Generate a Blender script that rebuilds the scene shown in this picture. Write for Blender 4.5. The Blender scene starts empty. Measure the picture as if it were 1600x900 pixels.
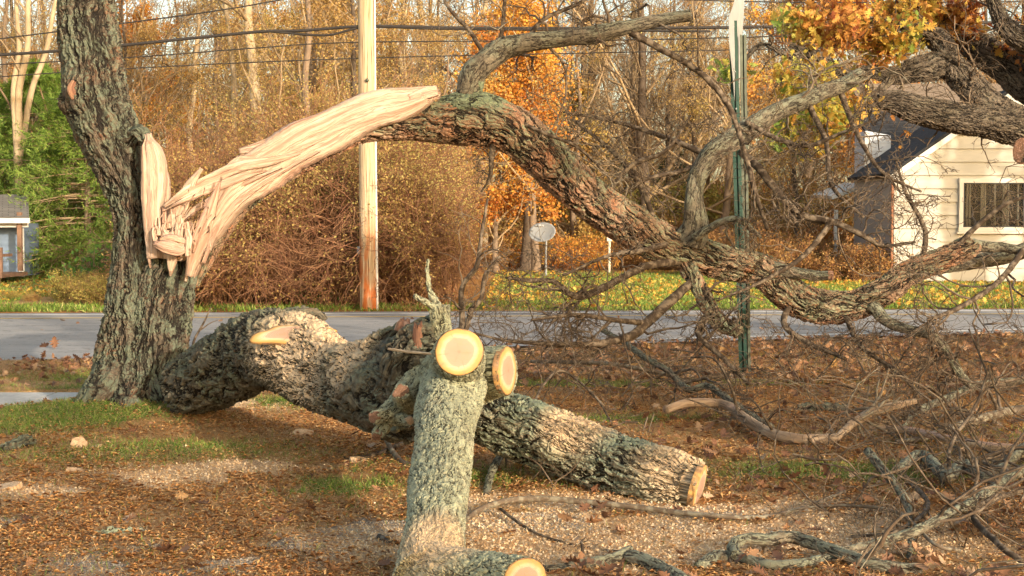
import bpy, math, random
import numpy as np
from mathutils import Vector, Matrix

S = bpy.context.scene
C = S.collection
R_ = math.radians
# ------------------------------------------------------------------ camera, sky, sun, exposure
F = 2222.0; PITCH = math.atan(100/F); CAMZ = 1.5
cd = bpy.data.cameras.new('camera'); cam = bpy.data.objects.new('camera', cd); C.objects.link(cam)
cam.location = (0, 0, CAMZ); cam.rotation_euler = (math.pi/2-PITCH, 0, 0)
cd.sensor_width = 36; cd.lens = 36*F/1600; cd.clip_start = .05; cd.clip_end = 3000
S.camera = cam
SUN_EL, SUN_AZ = 15.0, 145.0          # azimuth clockwise from +Y: behind the camera, to the right
W = bpy.data.worlds.new('World'); S.world = W; W.use_nodes = True
nt = W.node_tree; sky = nt.nodes.new('ShaderNodeTexSky'); sky.sky_type = 'NISHITA'; sky.sun_disc = False
sky.sun_elevation = R_(SUN_EL); sky.sun_rotation = R_(SUN_AZ); sky.dust_density = 3.0; sky.air_density = 1.0; sky.ozone_density = .6
tint = nt.nodes.new('ShaderNodeMix'); tint.data_type = 'RGBA'; tint.blend_type = 'MULTIPLY'; tint.inputs[0].default_value = 1
nt.links.new(sky.outputs[0], tint.inputs[6]); tint.inputs[7].default_value = (1.07, 1.0, .86, 1)
nt.links.new(tint.outputs[2], nt.nodes['Background'].inputs[0]); nt.nodes['Background'].inputs[1].default_value = .15
sl = bpy.data.lights.new('sun', 'SUN'); sl.energy = 2.35; sl.angle = R_(.5); sl.color = (1, .86, .68)
so = bpy.data.objects.new('sun', sl); C.objects.link(so)
sd = Vector((math.sin(R_(SUN_AZ))*math.cos(R_(SUN_EL)), math.cos(R_(SUN_AZ))*math.cos(R_(SUN_EL)), math.sin(R_(SUN_EL))))
so.rotation_euler = sd.to_track_quat('Z', 'Y').to_euler(); so.location = (10, -10, 20)
S.view_settings.view_transform = 'Standard'; S.view_settings.look = 'None'
S.view_settings.exposure = 1.4; S.view_settings.gamma = 1
S.render.engine = 'CYCLES'
S.cycles.max_bounces = 6; S.cycles.diffuse_bounces = 3; S.cycles.transparent_max_bounces = 8
S.cycles.use_denoising = True

# ------------------------------------------------------------------ point helpers
cp, sp = math.cos(PITCH), math.sin(PITCH)
def P(x, y, d):
    a = (x-800)/F; b = (450-y)/F
    return np.array([d*a, d*(cp+b*sp), CAMZ+d*(-sp+b*cp)])
def G(x, y, h=0.0):
    b = (450-y)/F
    return P(x, y, (h-CAMZ)/(-sp+b*cp))
def lerp(a, b, t): return a+(b-a)*t
def nrm(v): return v/np.maximum(np.linalg.norm(v, axis=-1, keepdims=True), 1e-9)

_rs = np.random.RandomState(7); _tab = _rs.rand(256, 256)
def vnoise(x, y):
    xi = np.floor(x).astype(int); yi = np.floor(y).astype(int); fx = x-xi; fy = y-yi
    fx = fx*fx*(3-2*fx); fy = fy*fy*(3-2*fy)
    t = lambda a, b: _tab[a & 255, b & 255]
    return lerp(lerp(t(xi, yi), t(xi+1, yi), fx), lerp(t(xi, yi+1), t(xi+1, yi+1), fx), fy)
def fbm(x, y, o=4, g=.5):
    s = 0; a = 1; n = 0
    for i in range(o):
        s = s+a*vnoise(x*2**i+17*i, y*2**i+5*i); n += a; a *= g
    return s/n
def sstep(a, b, x):
    t = np.clip((x-a)/(b-a), 0, 1); return t*t*(3-2*t)

# ------------------------------------------------------------------ object helpers
def props(o, label=None, cat=None, group=None, kind=None):
    if label: o['label'] = label
    if cat: o['category'] = cat
    if group: o['group'] = group
    if kind: o['kind'] = kind
    return o
def empty(name, loc, label, cat, group=None, rz=0):
    o = bpy.data.objects.new(name, None); C.objects.link(o); o.location = tuple(loc); o.rotation_euler = (0, 0, rz)
    o.empty_display_size = .2
    return props(o, label, cat, group)
def mesh_data(name, parts, mat, smooth=True):
    """parts: list of (V, F, attrs)"""
    Vs, lv, ls, off, at = [], [], [], 0, {}
    nv = sum(len(p[0]) for p in parts)
    keys = set(k for p in parts for k in (p[2] or {}))
    for p in parts:
        V, Fs = np.asarray(p[0], float), p[1]
        Vs.append(V)
        for Fa in (Fs if isinstance(Fs, list) else [Fs]):
            Fa = np.asarray(Fa, int)
            if Fa.size == 0: continue
            lv.append((Fa+off).ravel()); ls.append(np.full(len(Fa), Fa.shape[1]))
        for k in keys:
            a = (p[2] or {}).get(k)
            if a is None: a = np.zeros((len(V), 3)) if k == 'bc' else np.zeros(len(V))
            at.setdefault(k, []).append(np.asarray(a, float))
        off += len(V)
    V = np.concatenate(Vs); lv = np.concatenate(lv); ls = np.concatenate(ls)
    m = bpy.data.meshes.new(name)
    m.vertices.add(len(V)); m.vertices.foreach_set('co', V.ravel())
    m.loops.add(len(lv)); m.loops.foreach_set('vertex_index', lv)
    m.polygons.add(len(ls)); st = np.concatenate([[0], np.cumsum(ls)[:-1]])
    m.polygons.foreach_set('loop_start', st); m.polygons.foreach_set('loop_total', ls)
    m.polygons.foreach_set('use_smooth', np.full(len(ls), smooth))
    for k, a in at.items():
        a = np.concatenate(a)
        if k == 'bc':
            x = m.attributes.new(k, 'FLOAT_VECTOR', 'POINT'); x.data.foreach_set('vector', a.ravel())
        else:
            x = m.attributes.new(k, 'FLOAT', 'POINT'); x.data.foreach_set('value', a.ravel())
    if mat: m.materials.append(mat)
    m.update(calc_edges=True)
    return m
def mk(name, parts, mat, parent=None, smooth=True, **kw):
    """world-space parts; parent (an unrotated Empty) gets local coordinates"""
    if not isinstance(parts, list): parts = [parts]
    if parent is not None:
        base = np.array(parent.matrix_world_base) if hasattr(parent, 'matrix_world_base') else base_of(parent)
        parts = [(np.asarray(p[0])-base, p[1], p[2]) for p in parts]
    o = bpy.data.objects.new(name, mesh_data(name, parts, mat, smooth)); C.objects.link(o)
    if parent is not None: o.parent = parent
    elif kw.pop('origin', True):
        b = np.array([np.concatenate([p[0] for p in parts])[:, i].mean() for i in (0, 1)]+[np.concatenate([p[0] for p in parts])[:, 2].min()])
        co = np.empty(len(o.data.vertices)*3); o.data.vertices.foreach_get('co', co)
        co = (co.reshape(-1, 3)-b).ravel(); o.data.vertices.foreach_set('co', co); o.location = b
    props(o, **kw)
    return o
def base_of(o):
    v = np.zeros(3)
    while o is not None:
        v += np.array(o.location); o = o.parent
    return v
def dup(root, loc, rz=0, sc=1.0, label=None, group=None):
    r = root.copy(); C.objects.link(r); r.location = loc; r.rotation_euler = (0, 0, rz); r.scale = (sc, sc, sc)
    if label: r['label'] = label
    if group: r['group'] = group
    for ch in list(root.children):
        c = ch.copy(); C.objects.link(c); c.parent = r
        for g in list(ch.children):
            d = g.copy(); C.objects.link(d); d.parent = c
    return r

# ------------------------------------------------------------------ geometry generators
def resample(pts, rad, step):
    pts = np.asarray(pts, float); rad = np.asarray(rad, float)
    n = len(pts); ext = np.vstack([2*pts[0]-pts[1], pts, 2*pts[-1]-pts[-2]])
    re = np.concatenate([[rad[0]], rad, [rad[-1]]])
    op, orr = [], []
    for i in range(n-1):
        a, b, c, d = ext[i:i+4]; L = np.linalg.norm(c-b); m = max(2, int(L/step)+1)
        t = np.linspace(0, 1, m, endpoint=False)[:, None]
        op.append(.5*((2*b)+(-a+c)*t+(2*a-5*b+4*c-d)*t**2+(-a+3*b-3*c+d)*t**3))
        ra, rb, rc, rd = re[i:i+4]; tt = t[:, 0]
        orr.append(np.clip(.5*((2*rb)+(-ra+rc)*tt+(2*ra-5*rb+4*rc-rd)*tt**2+(-ra+3*rb-3*rc+rd)*tt**3), 1e-4, None))
    op.append(pts[-1:]); orr.append(rad[-1:])
    return np.vstack(op), np.concatenate(orr)
def frames(p, up=(0, 0, 1)):
    t = nrm(np.gradient(p, axis=0)); n = np.zeros_like(p)
    u = np.array(up, float); u = u-t[0]*u.dot(t[0])
    if np.linalg.norm(u) < .1: u = np.array([0, -1., 0]); u = u-t[0]*u.dot(t[0])
    u /= np.linalg.norm(u)
    for i in range(len(p)):
        u = u-t[i]*u.dot(t[i]); u /= max(np.linalg.norm(u), 1e-6); n[i] = u
    return t, n, np.cross(t, n)
def sweep(pts, rad, step=.02, ares=.02, lump=.06, seed=0, caps=(True, True), flat=1.0, up=(0, 0, 1), smin=8, jag=0.0, flare=None):
    """organic tube: pts in metres; bc attribute = unrolled trunk coordinates (no seam)"""
    p, r = resample(pts, rad, step); t, n, b = frames(p, up)
    ns = max(smin, int(2*math.pi*r.max()/ares)); th = np.linspace(0, 2*math.pi, ns, endpoint=False)
    s = np.concatenate([[0], np.cumsum(np.linalg.norm(np.diff(p, axis=0), axis=1))])
    rs = np.random.RandomState(seed+100); rm = r.mean()
    TH, SS = np.meshgrid(th, s)
    k = np.zeros_like(TH)
    for j in range(7):
        m = rs.randint(1, 5); q = rs.uniform(.3, 1.4)/max(rm, .01); ph = rs.rand()*7
        k += np.sin(m*TH+ph+rs.uniform(-1, 1)*SS*q*.5)*np.sin(SS*q+rs.rand()*7)/(m**.7)
    RR = r[:, None]*(1+lump*k*.6)
    if flare is not None: RR = RR*(1+flare(TH, SS))
    if jag:
        jj = sum(rs.rand()*np.sin(m*th+rs.rand()*7) for m in range(2, 12))
        V = p[:, None]+RR[..., None]*(np.cos(TH)[..., None]*n[:, None]+flat*np.sin(TH)[..., None]*b[:, None])
        V[-1] += t[-1]*(jj[:, None]*jag)
    else:
        V = p[:, None]+RR[..., None]*(np.cos(TH)[..., None]*n[:, None]+flat*np.sin(TH)[..., None]*b[:, None])
    off = rs.rand(3)*20
    bc = np.stack([rm*np.cos(TH)+off[0], rm*np.sin(TH)+off[1], SS+off[2]], -1)
    N, M = TH.shape; i = np.arange(N*M).reshape(N, M); j = np.roll(i, -1, axis=1)
    Fq = np.stack([i[:-1], j[:-1], j[1:], i[1:]], -1).reshape(-1, 4)
    V = V.reshape(-1, 3); bc = bc.reshape(-1, 3); Fs = [Fq]
    tri = []
    for e, (flag, row) in enumerate(((caps[0], i[0]), (caps[1], i[-1]))):
        if flag:
            c = len(V); V = np.vstack([V, V[row].mean(0)]); bc = np.vstack([bc, bc[row].mean(0)])
            a, d = (np.roll(row, -1), row) if e == 0 else (row, np.roll(row, -1))
            tri.append(np.stack([a, d, np.full(len(row), c)], -1))
    if tri: Fs.append(np.vstack(tri))
    return (V, Fs, {'bc': bc})
def px(path, step=.02, **k):
    """path: (px, py, radius_px, depth)"""
    pts = [P(a[0], a[1], a[3]) for a in path]; rad = [a[2]*a[3]/F for a in path]
    return sweep(pts, rad, step, **k)
def tubes(Pn, Rn, sides=4, rs=None):
    N, K, _ = Pn.shape; rs = rs or np.random.RandomState(1)
    t = nrm(np.gradient(Pn, axis=1)); ref = nrm(rs.randn(N, 1, 3)); u = nrm(ref-t*(ref*t).sum(-1, keepdims=True)); v = np.cross(t, u)
    th = np.arange(sides)*2*math.pi/sides
    V = Pn[:, :, None]+Rn[:, :, None, None]*(np.cos(th)[:, None]*u[:, :, None]+np.sin(th)[:, None]*v[:, :, None])
    i = np.arange(N*K*sides).reshape(N, K, sides); j = np.roll(i, -1, axis=2)
    Fq = np.stack([i[:, :-1], j[:, :-1], j[:, 1:], i[:, 1:]], -1).reshape(-1, 4)
    bc = np.stack([V[..., 0], V[..., 1], V[..., 2]], -1).reshape(-1, 3)
    return (V.reshape(-1, 3), Fq, {'bc': bc, 'rnd': np.repeat(rs.rand(N), K*sides)})
def grow(Pp, Rp, m, L, ang=.8, kink=.25, rr=.5, K=5, grav=0.0, t0=.25, rs=None, rend=.35, zmin=None):
    N, K0, _ = Pp.shape; idx = np.repeat(np.arange(N), m); M = len(idx)
    t = t0+(1-t0)*rs.rand(M)*.98; f = t*(K0-1); i0 = np.floor(f).astype(int).clip(0, K0-2); w = (f-i0)[:, None]
    a, b = Pp[idx, i0], Pp[idx, i0+1]; pos = a+(b-a)*w; tan = nrm(b-a)
    rad = Rp[idx, i0]*(1-w[:, 0])+Rp[idx, i0+1]*w[:, 0]
    q = rs.randn(M, 3); q = nrm(q-tan*(q*tan).sum(-1, keepdims=True)); an = ang*(.6+.8*rs.rand(M))[:, None]
    d = nrm(tan*np.cos(an)+q*np.sin(an)); plen = np.linalg.norm(np.diff(Pp, axis=1), axis=-1).sum(1)[idx]
    ln = (plen*L if L < 0 else np.full(M, L)) if False else plen*L*(.5+.8*rs.rand(M))*(1.25-t*.6)
    out = np.zeros((M, K, 3)); out[:, 0] = pos
    for k in range(1, K):
        d = nrm(d+kink*rs.randn(M, 3)+np.array([0, 0, grav])); out[:, k] = out[:, k-1]+d*(ln/(K-1))[:, None]
        if zmin is not None: out[:, k, 2] = np.maximum(out[:, k, 2], zmin)
    r0 = rad*rr*(.7+.5*rs.rand(M)); R = r0[:, None]*np.linspace(1, rend, K)[None]
    return out, R
def poly(pts, rad, K):
    p, r = resample(pts, rad, .05); i = np.linspace(0, len(p)-1, K).round().astype(int)
    return p[i][None], r[i][None]
OAK = np.array([(0, 0), (.06, .12), (.22, .14), (.12, .28), (.36, .34), (.16, .48), (.34, .62), (.12, .66), (.16, .84), (0, 1.), (-.15, .82), (-.13, .68), (-.36, .6), (-.15, .5), (-.33, .36), (-.12, .26), (-.2, .12), (-.05, .1)])
def leaves(Cn, size, rs, shape='q', flatness=0.0, dirs=None, w=.5, val=None, cu=1.0):
    N = len(Cn); size = np.broadcast_to(size, (N,))*(.6+.8*rs.rand(N))
    d = nrm(rs.randn(N, 3)) if dirs is None else nrm(dirs+.25*rs.randn(N, 3))
    if flatness: d[:, 2] *= 1-flatness; d = nrm(d)
    q = rs.randn(N, 3)
    if flatness: q = q*(1-flatness)+np.array([0, 0, 1.])*flatness
    nn = nrm(q-d*(q*d).sum(-1, keepdims=True)); s = np.cross(d, nn)
    if shape == 'q': T = np.array([(0, 0), (w, .45), (0, 1), (-w, .45)]); bend = np.array([0, .12, 0, .12]); Fs = np.array([[0, 1, 2], [0, 2, 3]])
    elif shape == 't': T = np.array([(-w, 0), (w, 0), (0, 1)]); bend = np.zeros(3); Fs = np.array([[0, 1, 2]])
    elif shape == 'b': T = np.array([(-w, 0), (w, 0), (w*.8, .5), (-w*.8, .5), (0, 1)]); bend = np.array([0, 0, .12, .12, .5]); Fs = np.array([[0, 1, 2], [0, 2, 3], [3, 2, 4]])
    else:
        T = np.vstack([OAK, [(0, .5)]]); T = T*np.array([1.15, 1]); n_ = len(OAK); bend = np.abs(T[:, 0])*.5+.25*(T[:, 1]-.5)**2
        Fs = np.stack([np.arange(n_), np.roll(np.arange(n_), -1), np.full(n_, n_)], -1)[:, ::-1]
    curl = (.3+1.2*rs.rand(N))[:, None] if shape != 'b' else (rs.randn(N)*.9)[:, None]
    curl = curl*cu
    V = Cn[:, None]+size[:, None, None]*(T[None, :, 0:1]*s[:, None]+T[None, :, 1:2]*d[:, None]+(bend[None]*curl)[..., None]*nn[:, None])
    K = len(T); Fa = (Fs[None]+(np.arange(N)*K)[:, None, None]).reshape(-1, 3)
    v = rs.rand(N) if val is None else val
    return (V.reshape(-1, 3), Fa, {'rnd': np.repeat(v, K)})
def box(c, s, rz=0, ax=None):
    c = np.array(c, float); s = np.array(s, float)/2
    v = np.array([(x, y, z) for x in (-1, 1) for y in (-1, 1) for z in (-1, 1)])*s
    if ax is not None: v = v@np.array(ax)
    elif rz: v = v@np.array([[math.cos(rz), math.sin(rz), 0], [-math.sin(rz), math.cos(rz), 0], [0, 0, 1]])
    return (v+c, np.array([(0, 1, 3, 2), (4, 6, 7, 5), (0, 4, 5, 1), (2, 3, 7, 6), (0, 2, 6, 4), (1, 5, 7, 3)]), {})
def prism(poly2, o, u, v, w, th):
    """polygon poly2 in plane (u, v) at o, extruded th along w"""
    o, u, v, w = map(lambda a: np.array(a, float), (o, u, v, w)); n = len(poly2)
    a = np.array([o+x*u+y*v for x, y in poly2]); V = np.vstack([a, a+w*th, a.mean(0), a.mean(0)+w*th])
    i = np.arange(n); j = (i+1) % n
    return (V, [np.stack([i, j, j+n, i+n], -1), np.vstack([np.stack([j, i, np.full(n, 2*n)], -1), np.stack([i+n, j+n, np.full(n, 2*n+1)], -1)])], {})
def disc(c, nvec, ra, rb=None, seed=0, up=(0, 0, 1), rings=10, ns=64, dome=.004, irr=.02):
    rb = rb or ra; c = np.array(c, float); w = np.array(nvec, float); w /= np.linalg.norm(w)
    u = np.array(up, float); u = u-w*u.dot(w)
    u /= np.linalg.norm(u); v = np.cross(w, u); rs = np.random.RandomState(seed)
    th = np.linspace(0, 2*math.pi, ns, endpoint=False); k = 1+irr*sum(np.sin(m*th+rs.rand()*7)*rs.rand() for m in (2, 3, 4, 5, 7))
    rr = np.linspace(0, 1, rings+1)[1:]
    V = [c+w*dome]; A = [0.]
    for r in rr:
        V += list(c+w*dome*(1-r**4)+(r*k*np.cos(th)*ra)[:, None]*u+(r*k*np.sin(th)*rb)[:, None]*v); A += [r]*ns
    V += list(c-w*.02+(k*np.cos(th)*ra)[:, None]*u+(k*np.sin(th)*rb)[:, None]*v); A += [1.]*ns
    i = np.arange((rings+1)*ns).reshape(rings+1, ns)+1; j = np.roll(i, -1, 1)
    Fq = np.stack([i[:-1], i[1:], j[1:], j[:-1]], -1).reshape(-1, 4)
    Ft = np.stack([np.zeros(ns, int), i[0], j[0]], -1)
    V = np.array(V); bc = np.stack([(V-c)@u/ra, (V-c)@v/rb, np.full(len(V), seed*3.)], -1)
    return (V, [Fq, Ft], {'rr': np.array(A), 'bc': bc})

# ------------------------------------------------------------------ materials
class NT:
    def __init__(s, name, disp=False):
        s.m = bpy.data.materials.new(name); s.m.use_nodes = True; s.t = s.m.node_tree
        s.b = s.t.nodes['Principled BSDF']; s.o = s.t.nodes['Material Output']
        s.b.inputs['Roughness'].default_value = .85
        s.b.inputs['Specular IOR Level'].default_value = .25
        if disp: s.m.displacement_method = 'BOTH'
    def n(s, typ, ins=None, **kw):
        x = s.t.nodes.new('ShaderNode'+typ)
        for k, v in kw.items(): setattr(x, k, v)
        for k, v in (ins or {}).items():
            if isinstance(v, bpy.types.NodeSocket): s.t.links.new(v, x.inputs[k])
            else:
                if hasattr(x.inputs[k].default_value, '__len__') and len(x.inputs[k].default_value) == 4 and len(v) == 3: v = (*v, 1)
                x.inputs[k].default_value = v
        return x
    def link(s, a, b): s.t.links.new(a, b)
    def attr(s, n): return s.n('Attribute', attribute_name=n)
    def noise(s, vec, sc, det=4, rough=.55, out=0, **k):
        i = {'Scale': sc, 'Detail': det, 'Roughness': rough}
        if vec is not None: i['Vector'] = vec
        i.update(k); return s.n('TexNoise', i).outputs[out]
    def math(s, op, a, b=0.0, c=0.0, clamp=False):
        return s.n('Math', {0: a, 1: b, 2: c}, operation=op, use_clamp=clamp).outputs[0]
    def mr(s, v, a, b, c=0.0, d=1.0, smooth=True):
        return s.n('MapRange', {0: v, 1: a, 2: b, 3: c, 4: d}, interpolation_type='SMOOTHSTEP' if smooth else 'LINEAR').outputs[0]
    def mix(s, f, a, b, blend='MIX'):
        x = s.n('Mix', data_type='RGBA', blend_type=blend)
        for k, v in ((0, f), (6, a), (7, b)):
            if isinstance(v, bpy.types.NodeSocket): s.t.links.new(v, x.inputs[k])
            else: x.inputs[k].default_value = (*v, 1) if isinstance(v, tuple) else v
        return x.outputs[2]
    def ramp(s, f, stops):
        x = s.n('ValToRGB', {0: f}); e = x.color_ramp.elements
        while len(e) < len(stops): e.new(.5)
        for q, (p_, c_) in zip(e, stops): q.position = p_; q.color = (*c_, 1)
        return x.outputs[0]
    def vec(s, v, sc=(1, 1, 1), loc=(0, 0, 0), rot=(0, 0, 0)):
        return s.n('Mapping', {0: v, 1: loc, 2: rot, 3: sc}).outputs[0]
    def disp(s, h, scale, mid=.5):
        d = s.n('Displacement', {'Height': h, 'Midlevel': mid, 'Scale': scale}); s.link(d.outputs[0], s.o.inputs[2])
    def bump(s, h, strength=.5, dist=.01):
        s.link(s.n('Bump', {'Height': h, 'Strength': strength, 'Distance': dist}).outputs[0], s.b.inputs['Normal'])
    def col(s, c):
        if isinstance(c, bpy.types.NodeSocket): s.link(c, s.b.inputs[0])
        else: s.b.inputs[0].default_value = (*c, 1)
def simple(name, col, rough=.8, var=.15, sc=3.0, metal=0.0, bumps=0.0, bsc=60):
    t = NT(name); g = t.n('NewGeometry').outputs[0]; nz = t.noise(g, sc, 5)
    lo = tuple(c*(1-var) for c in col); hi = tuple(min(1, c*(1+var)) for c in col)
    t.col(t.ramp(nz, [(.3, lo), (.7, hi)])); t.b.inputs['Roughness'].default_value = rough; t.b.inputs['Metallic'].default_value = metal
    if bumps: t.bump(t.noise(g, bsc, 4), bumps, .01)
    return t.m
def bark(name, plate, plate2, lich, fis, lich_amt=.4, wA=.05, wL=.16, depth=.02, dist=.05, red=None, red_amt=.3, dust=None, fine=1.0, twist=0.0):
    """furrowed bark: long plates with torn edges, lichen on the upper side; real displacement"""
    t = NT(name, True); bc = t.attr('bc').outputs['Vector']
    dn = t.n('TexNoise', {'Vector': bc, 'Scale': 7, 'Detail': 3}).outputs[1]
    d2 = t.n('VectorMath', {0: dn, 1: (.5, .5, .5)}, operation='SUBTRACT').outputs[0]
    d3 = t.n('VectorMath', {0: d2, 3: dist*2.2}, operation='SCALE').outputs[0]
    v = t.n('VectorMath', {0: bc, 1: d3}, operation='ADD').outputs[0]
    v = t.vec(v, rot=(twist, twist*.6, 0))
    v1 = t.vec(v, (1/wA, 1/wA, 1/wL))
    e1 = t.n('TexVoronoi', {'Vector': v1, 'Scale': 1}, feature='DISTANCE_TO_EDGE').outputs[0]
    f1 = t.n('TexVoronoi', {'Vector': v1, 'Scale': 1}, feature='F1')
    e2 = t.n('TexVoronoi', {'Vector': v1, 'Scale': 2.3}, feature='DISTANCE_TO_EDGE').outputs[0]
    h1 = t.mr(e1, .0, .16); h2 = t.mr(e2, 0, .18)
    hc = t.n('SeparateColor', {0: f1.outputs['Color']})
    nf = t.noise(v1, 1.6, 6, .5); nb = t.noise(bc, 40, 8, .7)
    # long meandering furrows, and scaly flakes with one sharp lifted edge
    fr = t.mr(t.math('ABSOLUTE', t.math('SUBTRACT', t.noise(t.vec(v1, (.75, .75, .45)), 1, 4, .6), .5)), 0, .075)
    fk = t.math('FRACT', t.math('ADD', t.math('MULTIPLY', t.noise(t.vec(v1, (.55, .55, .5)), 1, 3, .55), 7), t.math('MULTIPLY', e2, .5)))
    fk2 = t.math('FRACT', t.math('MULTIPLY', t.noise(t.vec(v1, (1.3, 1.3, .8), (3, 1, 7)), 1, 3, .6), 7))
    h = t.math('MULTIPLY', t.math('MULTIPLY', fr, t.math('ADD', t.math('MULTIPLY', h1, .45), .55)), .5)
    h = t.math('ADD', h, t.math('MULTIPLY', fk, .26)); h = t.math('ADD', h, t.math('MULTIPLY', fk2, .12*fine))
    h = t.math('ADD', h, t.math('MULTIPLY', nf, .26)); h = t.math('ADD', h, t.math('MULTIPLY', nb, .07*fine))
    t.disp(h, depth*1.25, .7)
    c = t.mix(hc.outputs[1], plate, plate2)
    c = t.mix(t.mr(nb, .35, .7), c, tuple(min(1, x*1.5) for x in plate))
    if red:
        c = t.mix(t.math('MULTIPLY', t.mr(t.noise(bc, 3.3, 4), .62-red_amt, .78-red_amt), t.mr(nf, .35, .6)), c, red)
    nz = t.n('SeparateXYZ', {0: t.n('NewGeometry').outputs['Normal']}).outputs[2]
    lm = t.math('ADD', t.noise(bc, 5, 6, .65), t.math('MULTIPLY', nz, .16))
    lf = t.math('MULTIPLY', t.mr(lm, .72-lich_amt, .86-lich_amt), t.mr(nb, .36, .56, .45, 1))
    c = t.mix(t.math('MULTIPLY', lf, .85), c, lich)
    c = t.mix(t.mr(h, .36, .68), fis, c)
    if dust:
        g = t.n('NewGeometry').outputs['Position']; acc = None
        for (cc, rr) in dust:
            dd = t.n('VectorMath', {0: g, 1: tuple(cc)}, operation='DISTANCE').outputs['Value']
            k = t.mr(dd, rr*.35, rr, 1, 0); acc = k if acc is None else t.math('MAXIMUM', acc, k)
        k = t.math('MULTIPLY', acc, t.mr(t.math('ADD', nz, t.noise(bc, 30, 5)), .2, .8))
        c = t.mix(k, c, (.66, .48, .30))
    t.col(c); t.b.inputs['Roughness'].default_value = .9
    return t.m
def twigmat(name, a, b, lich=None):
    t = NT(name); g = t.attr('bc').outputs['Vector']
    c = t.mix(t.attr('rnd').outputs['Fac'], a, b)
    if lich: c = t.mix(t.mr(t.noise(g, 22, 5), .45, .62), c, lich)
    t.col(c); t.b.inputs['Roughness'].default_value = .8
    return t.m
def wood(name, a=(.54, .39, .285), b=(.40, .235, .155), c3=(.61, .475, .365), depth=.012):
    t = NT(name, True); bc = t.attr('bc').outputs['Vector']
    wv = t.n('VectorMath', {0: t.n('TexNoise', {'Vector': bc, 'Scale': 2.5, 'Detail': 2}).outputs[1], 3: .06}, operation='SCALE').outputs[0]
    v = t.n('VectorMath', {0: bc, 1: wv}, operation='ADD').outputs[0]
    n1 = t.noise(t.vec(v, (22, 22, .9)), 1, 7, .68); n2 = t.noise(t.vec(v, (190, 190, 5)), 1, 4, .65)
    n3 = t.noise(t.vec(v, (9, 9, .8)), 1, 3)
    n4 = t.noise(t.vec(v, (420, 420, 9)), 1, 2, .6)
    ck = t.mr(t.math('ABSOLUTE', t.math('SUBTRACT', t.noise(t.vec(v, (22, 22, .55), (4, 9, 2)), 1, 3, .6), .5)), .0, .03)
    h = t.math('ADD', t.math('MULTIPLY', n1, .75), t.math('MULTIPLY', n2, .5)); h = t.math('ADD', h, t.math('MULTIPLY', n4, .22)); h = t.math('ADD', h, t.math('MULTIPLY', ck, .22))
    t.disp(h, depth, .5)
    c = t.ramp(n1, [(.31, tuple(x*.7 for x in b)), (.37, b), (.48, a), (.62, c3)])
    c = t.mix(t.mr(n3, .54, .66), c, (.52, .33, .25)); c = t.mix(t.math('MULTIPLY', t.mr(n2, .52, .62), .6), c, b); c = t.mix(t.math('MULTIPLY', t.mr(n4, .52, .66), .35), c, tuple(x*.9 for x in b)); c = t.mix(t.mr(ck, 0, 1, .55, 0), c, tuple(x*.6 for x in b))
    t.col(c); t.b.inputs['Roughness'].default_value = .7
    return t.m
def cutmat():
    t = NT('fresh_cut_wood'); rr = t.attr('rr').outputs['Fac']; bc = t.attr('bc').outputs['Vector']
    r2 = t.math('ADD', rr, t.math('MULTIPLY', t.math('SUBTRACT', t.noise(bc, 1.8, 4, .6), .5), .26))
    c = t.ramp(r2, [(.0, (.34, .20, .14)), (.1, (.42, .275, .205)), (.58, (.45, .30, .225)), (.65, (.60, .475, .325)), (.75, (.60, .445, .25)), (.83, (.55, .34, .12)), (.96, (.52, .30, .09)), (1., (.22, .13, .06))])
    rg = t.math('SINE', t.math('MULTIPLY', t.math('ADD', r2, t.math('MULTIPLY', t.noise(bc, 3, 3), .04)), 105))
    c = t.mix(t.math('MULTIPLY', t.mr(rg, .2, 1), t.mr(r2, .78, .6, .08, .5)), c, (.36, .18, .11))
    saw = t.noise(t.vec(bc, (2, 60, 1)), 1, 2); c = t.mix(t.math('MULTIPLY', t.mr(saw, .48, .62), .32), c, (.42, .25, .14))
    c = t.mix(t.math('MULTIPLY', t.mr(t.noise(bc, 3.5, 5), .5, .68), .4), c, (.46, .27, .15))
    ang = t.n('TexGradient', {'Vector': bc}, gradient_type='RADIAL').outputs[1]
    rad = t.noise(t.n('CombineXYZ', {0: t.math('MULTIPLY', ang, 26.0), 1: t.math('MULTIPLY', rr, 1.2)}).outputs[0], 1, 2)
    c = t.mix(t.math('MULTIPLY', t.mr(rad, .60, .66), t.mr(rr, .05, .25, .0, .4)), c, (.28, .14, .08))
    crack = t.noise(t.vec(bc, (1.2, 14, 1)), 1, 3)
    c = t.mix(t.math('MULTIPLY', t.mr(crack, .66, .72), t.mr(r2, .6, .3, 0, .6)), c, (.3, .16, .1))
    t.col(c); t.b.inputs['Roughness'].default_value = .6; t.bump(saw, .25, .003)
    return t.m
def leafmat(name, stops, trans=.35, rough=.6):
    t = NT(name); f = t.attr('rnd').outputs['Fac']
    c = t.ramp(f, stops); t.col(c); t.b.inputs['Roughness'].default_value = rough
    tr = t.n('BsdfTranslucent', {0: c}); mx = t.n('MixShader', {0: trans, 1: t.b.outputs[0], 2: tr.outputs[0]})
    t.link(mx.outputs[0], t.o.inputs[0]); return t.m

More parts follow.
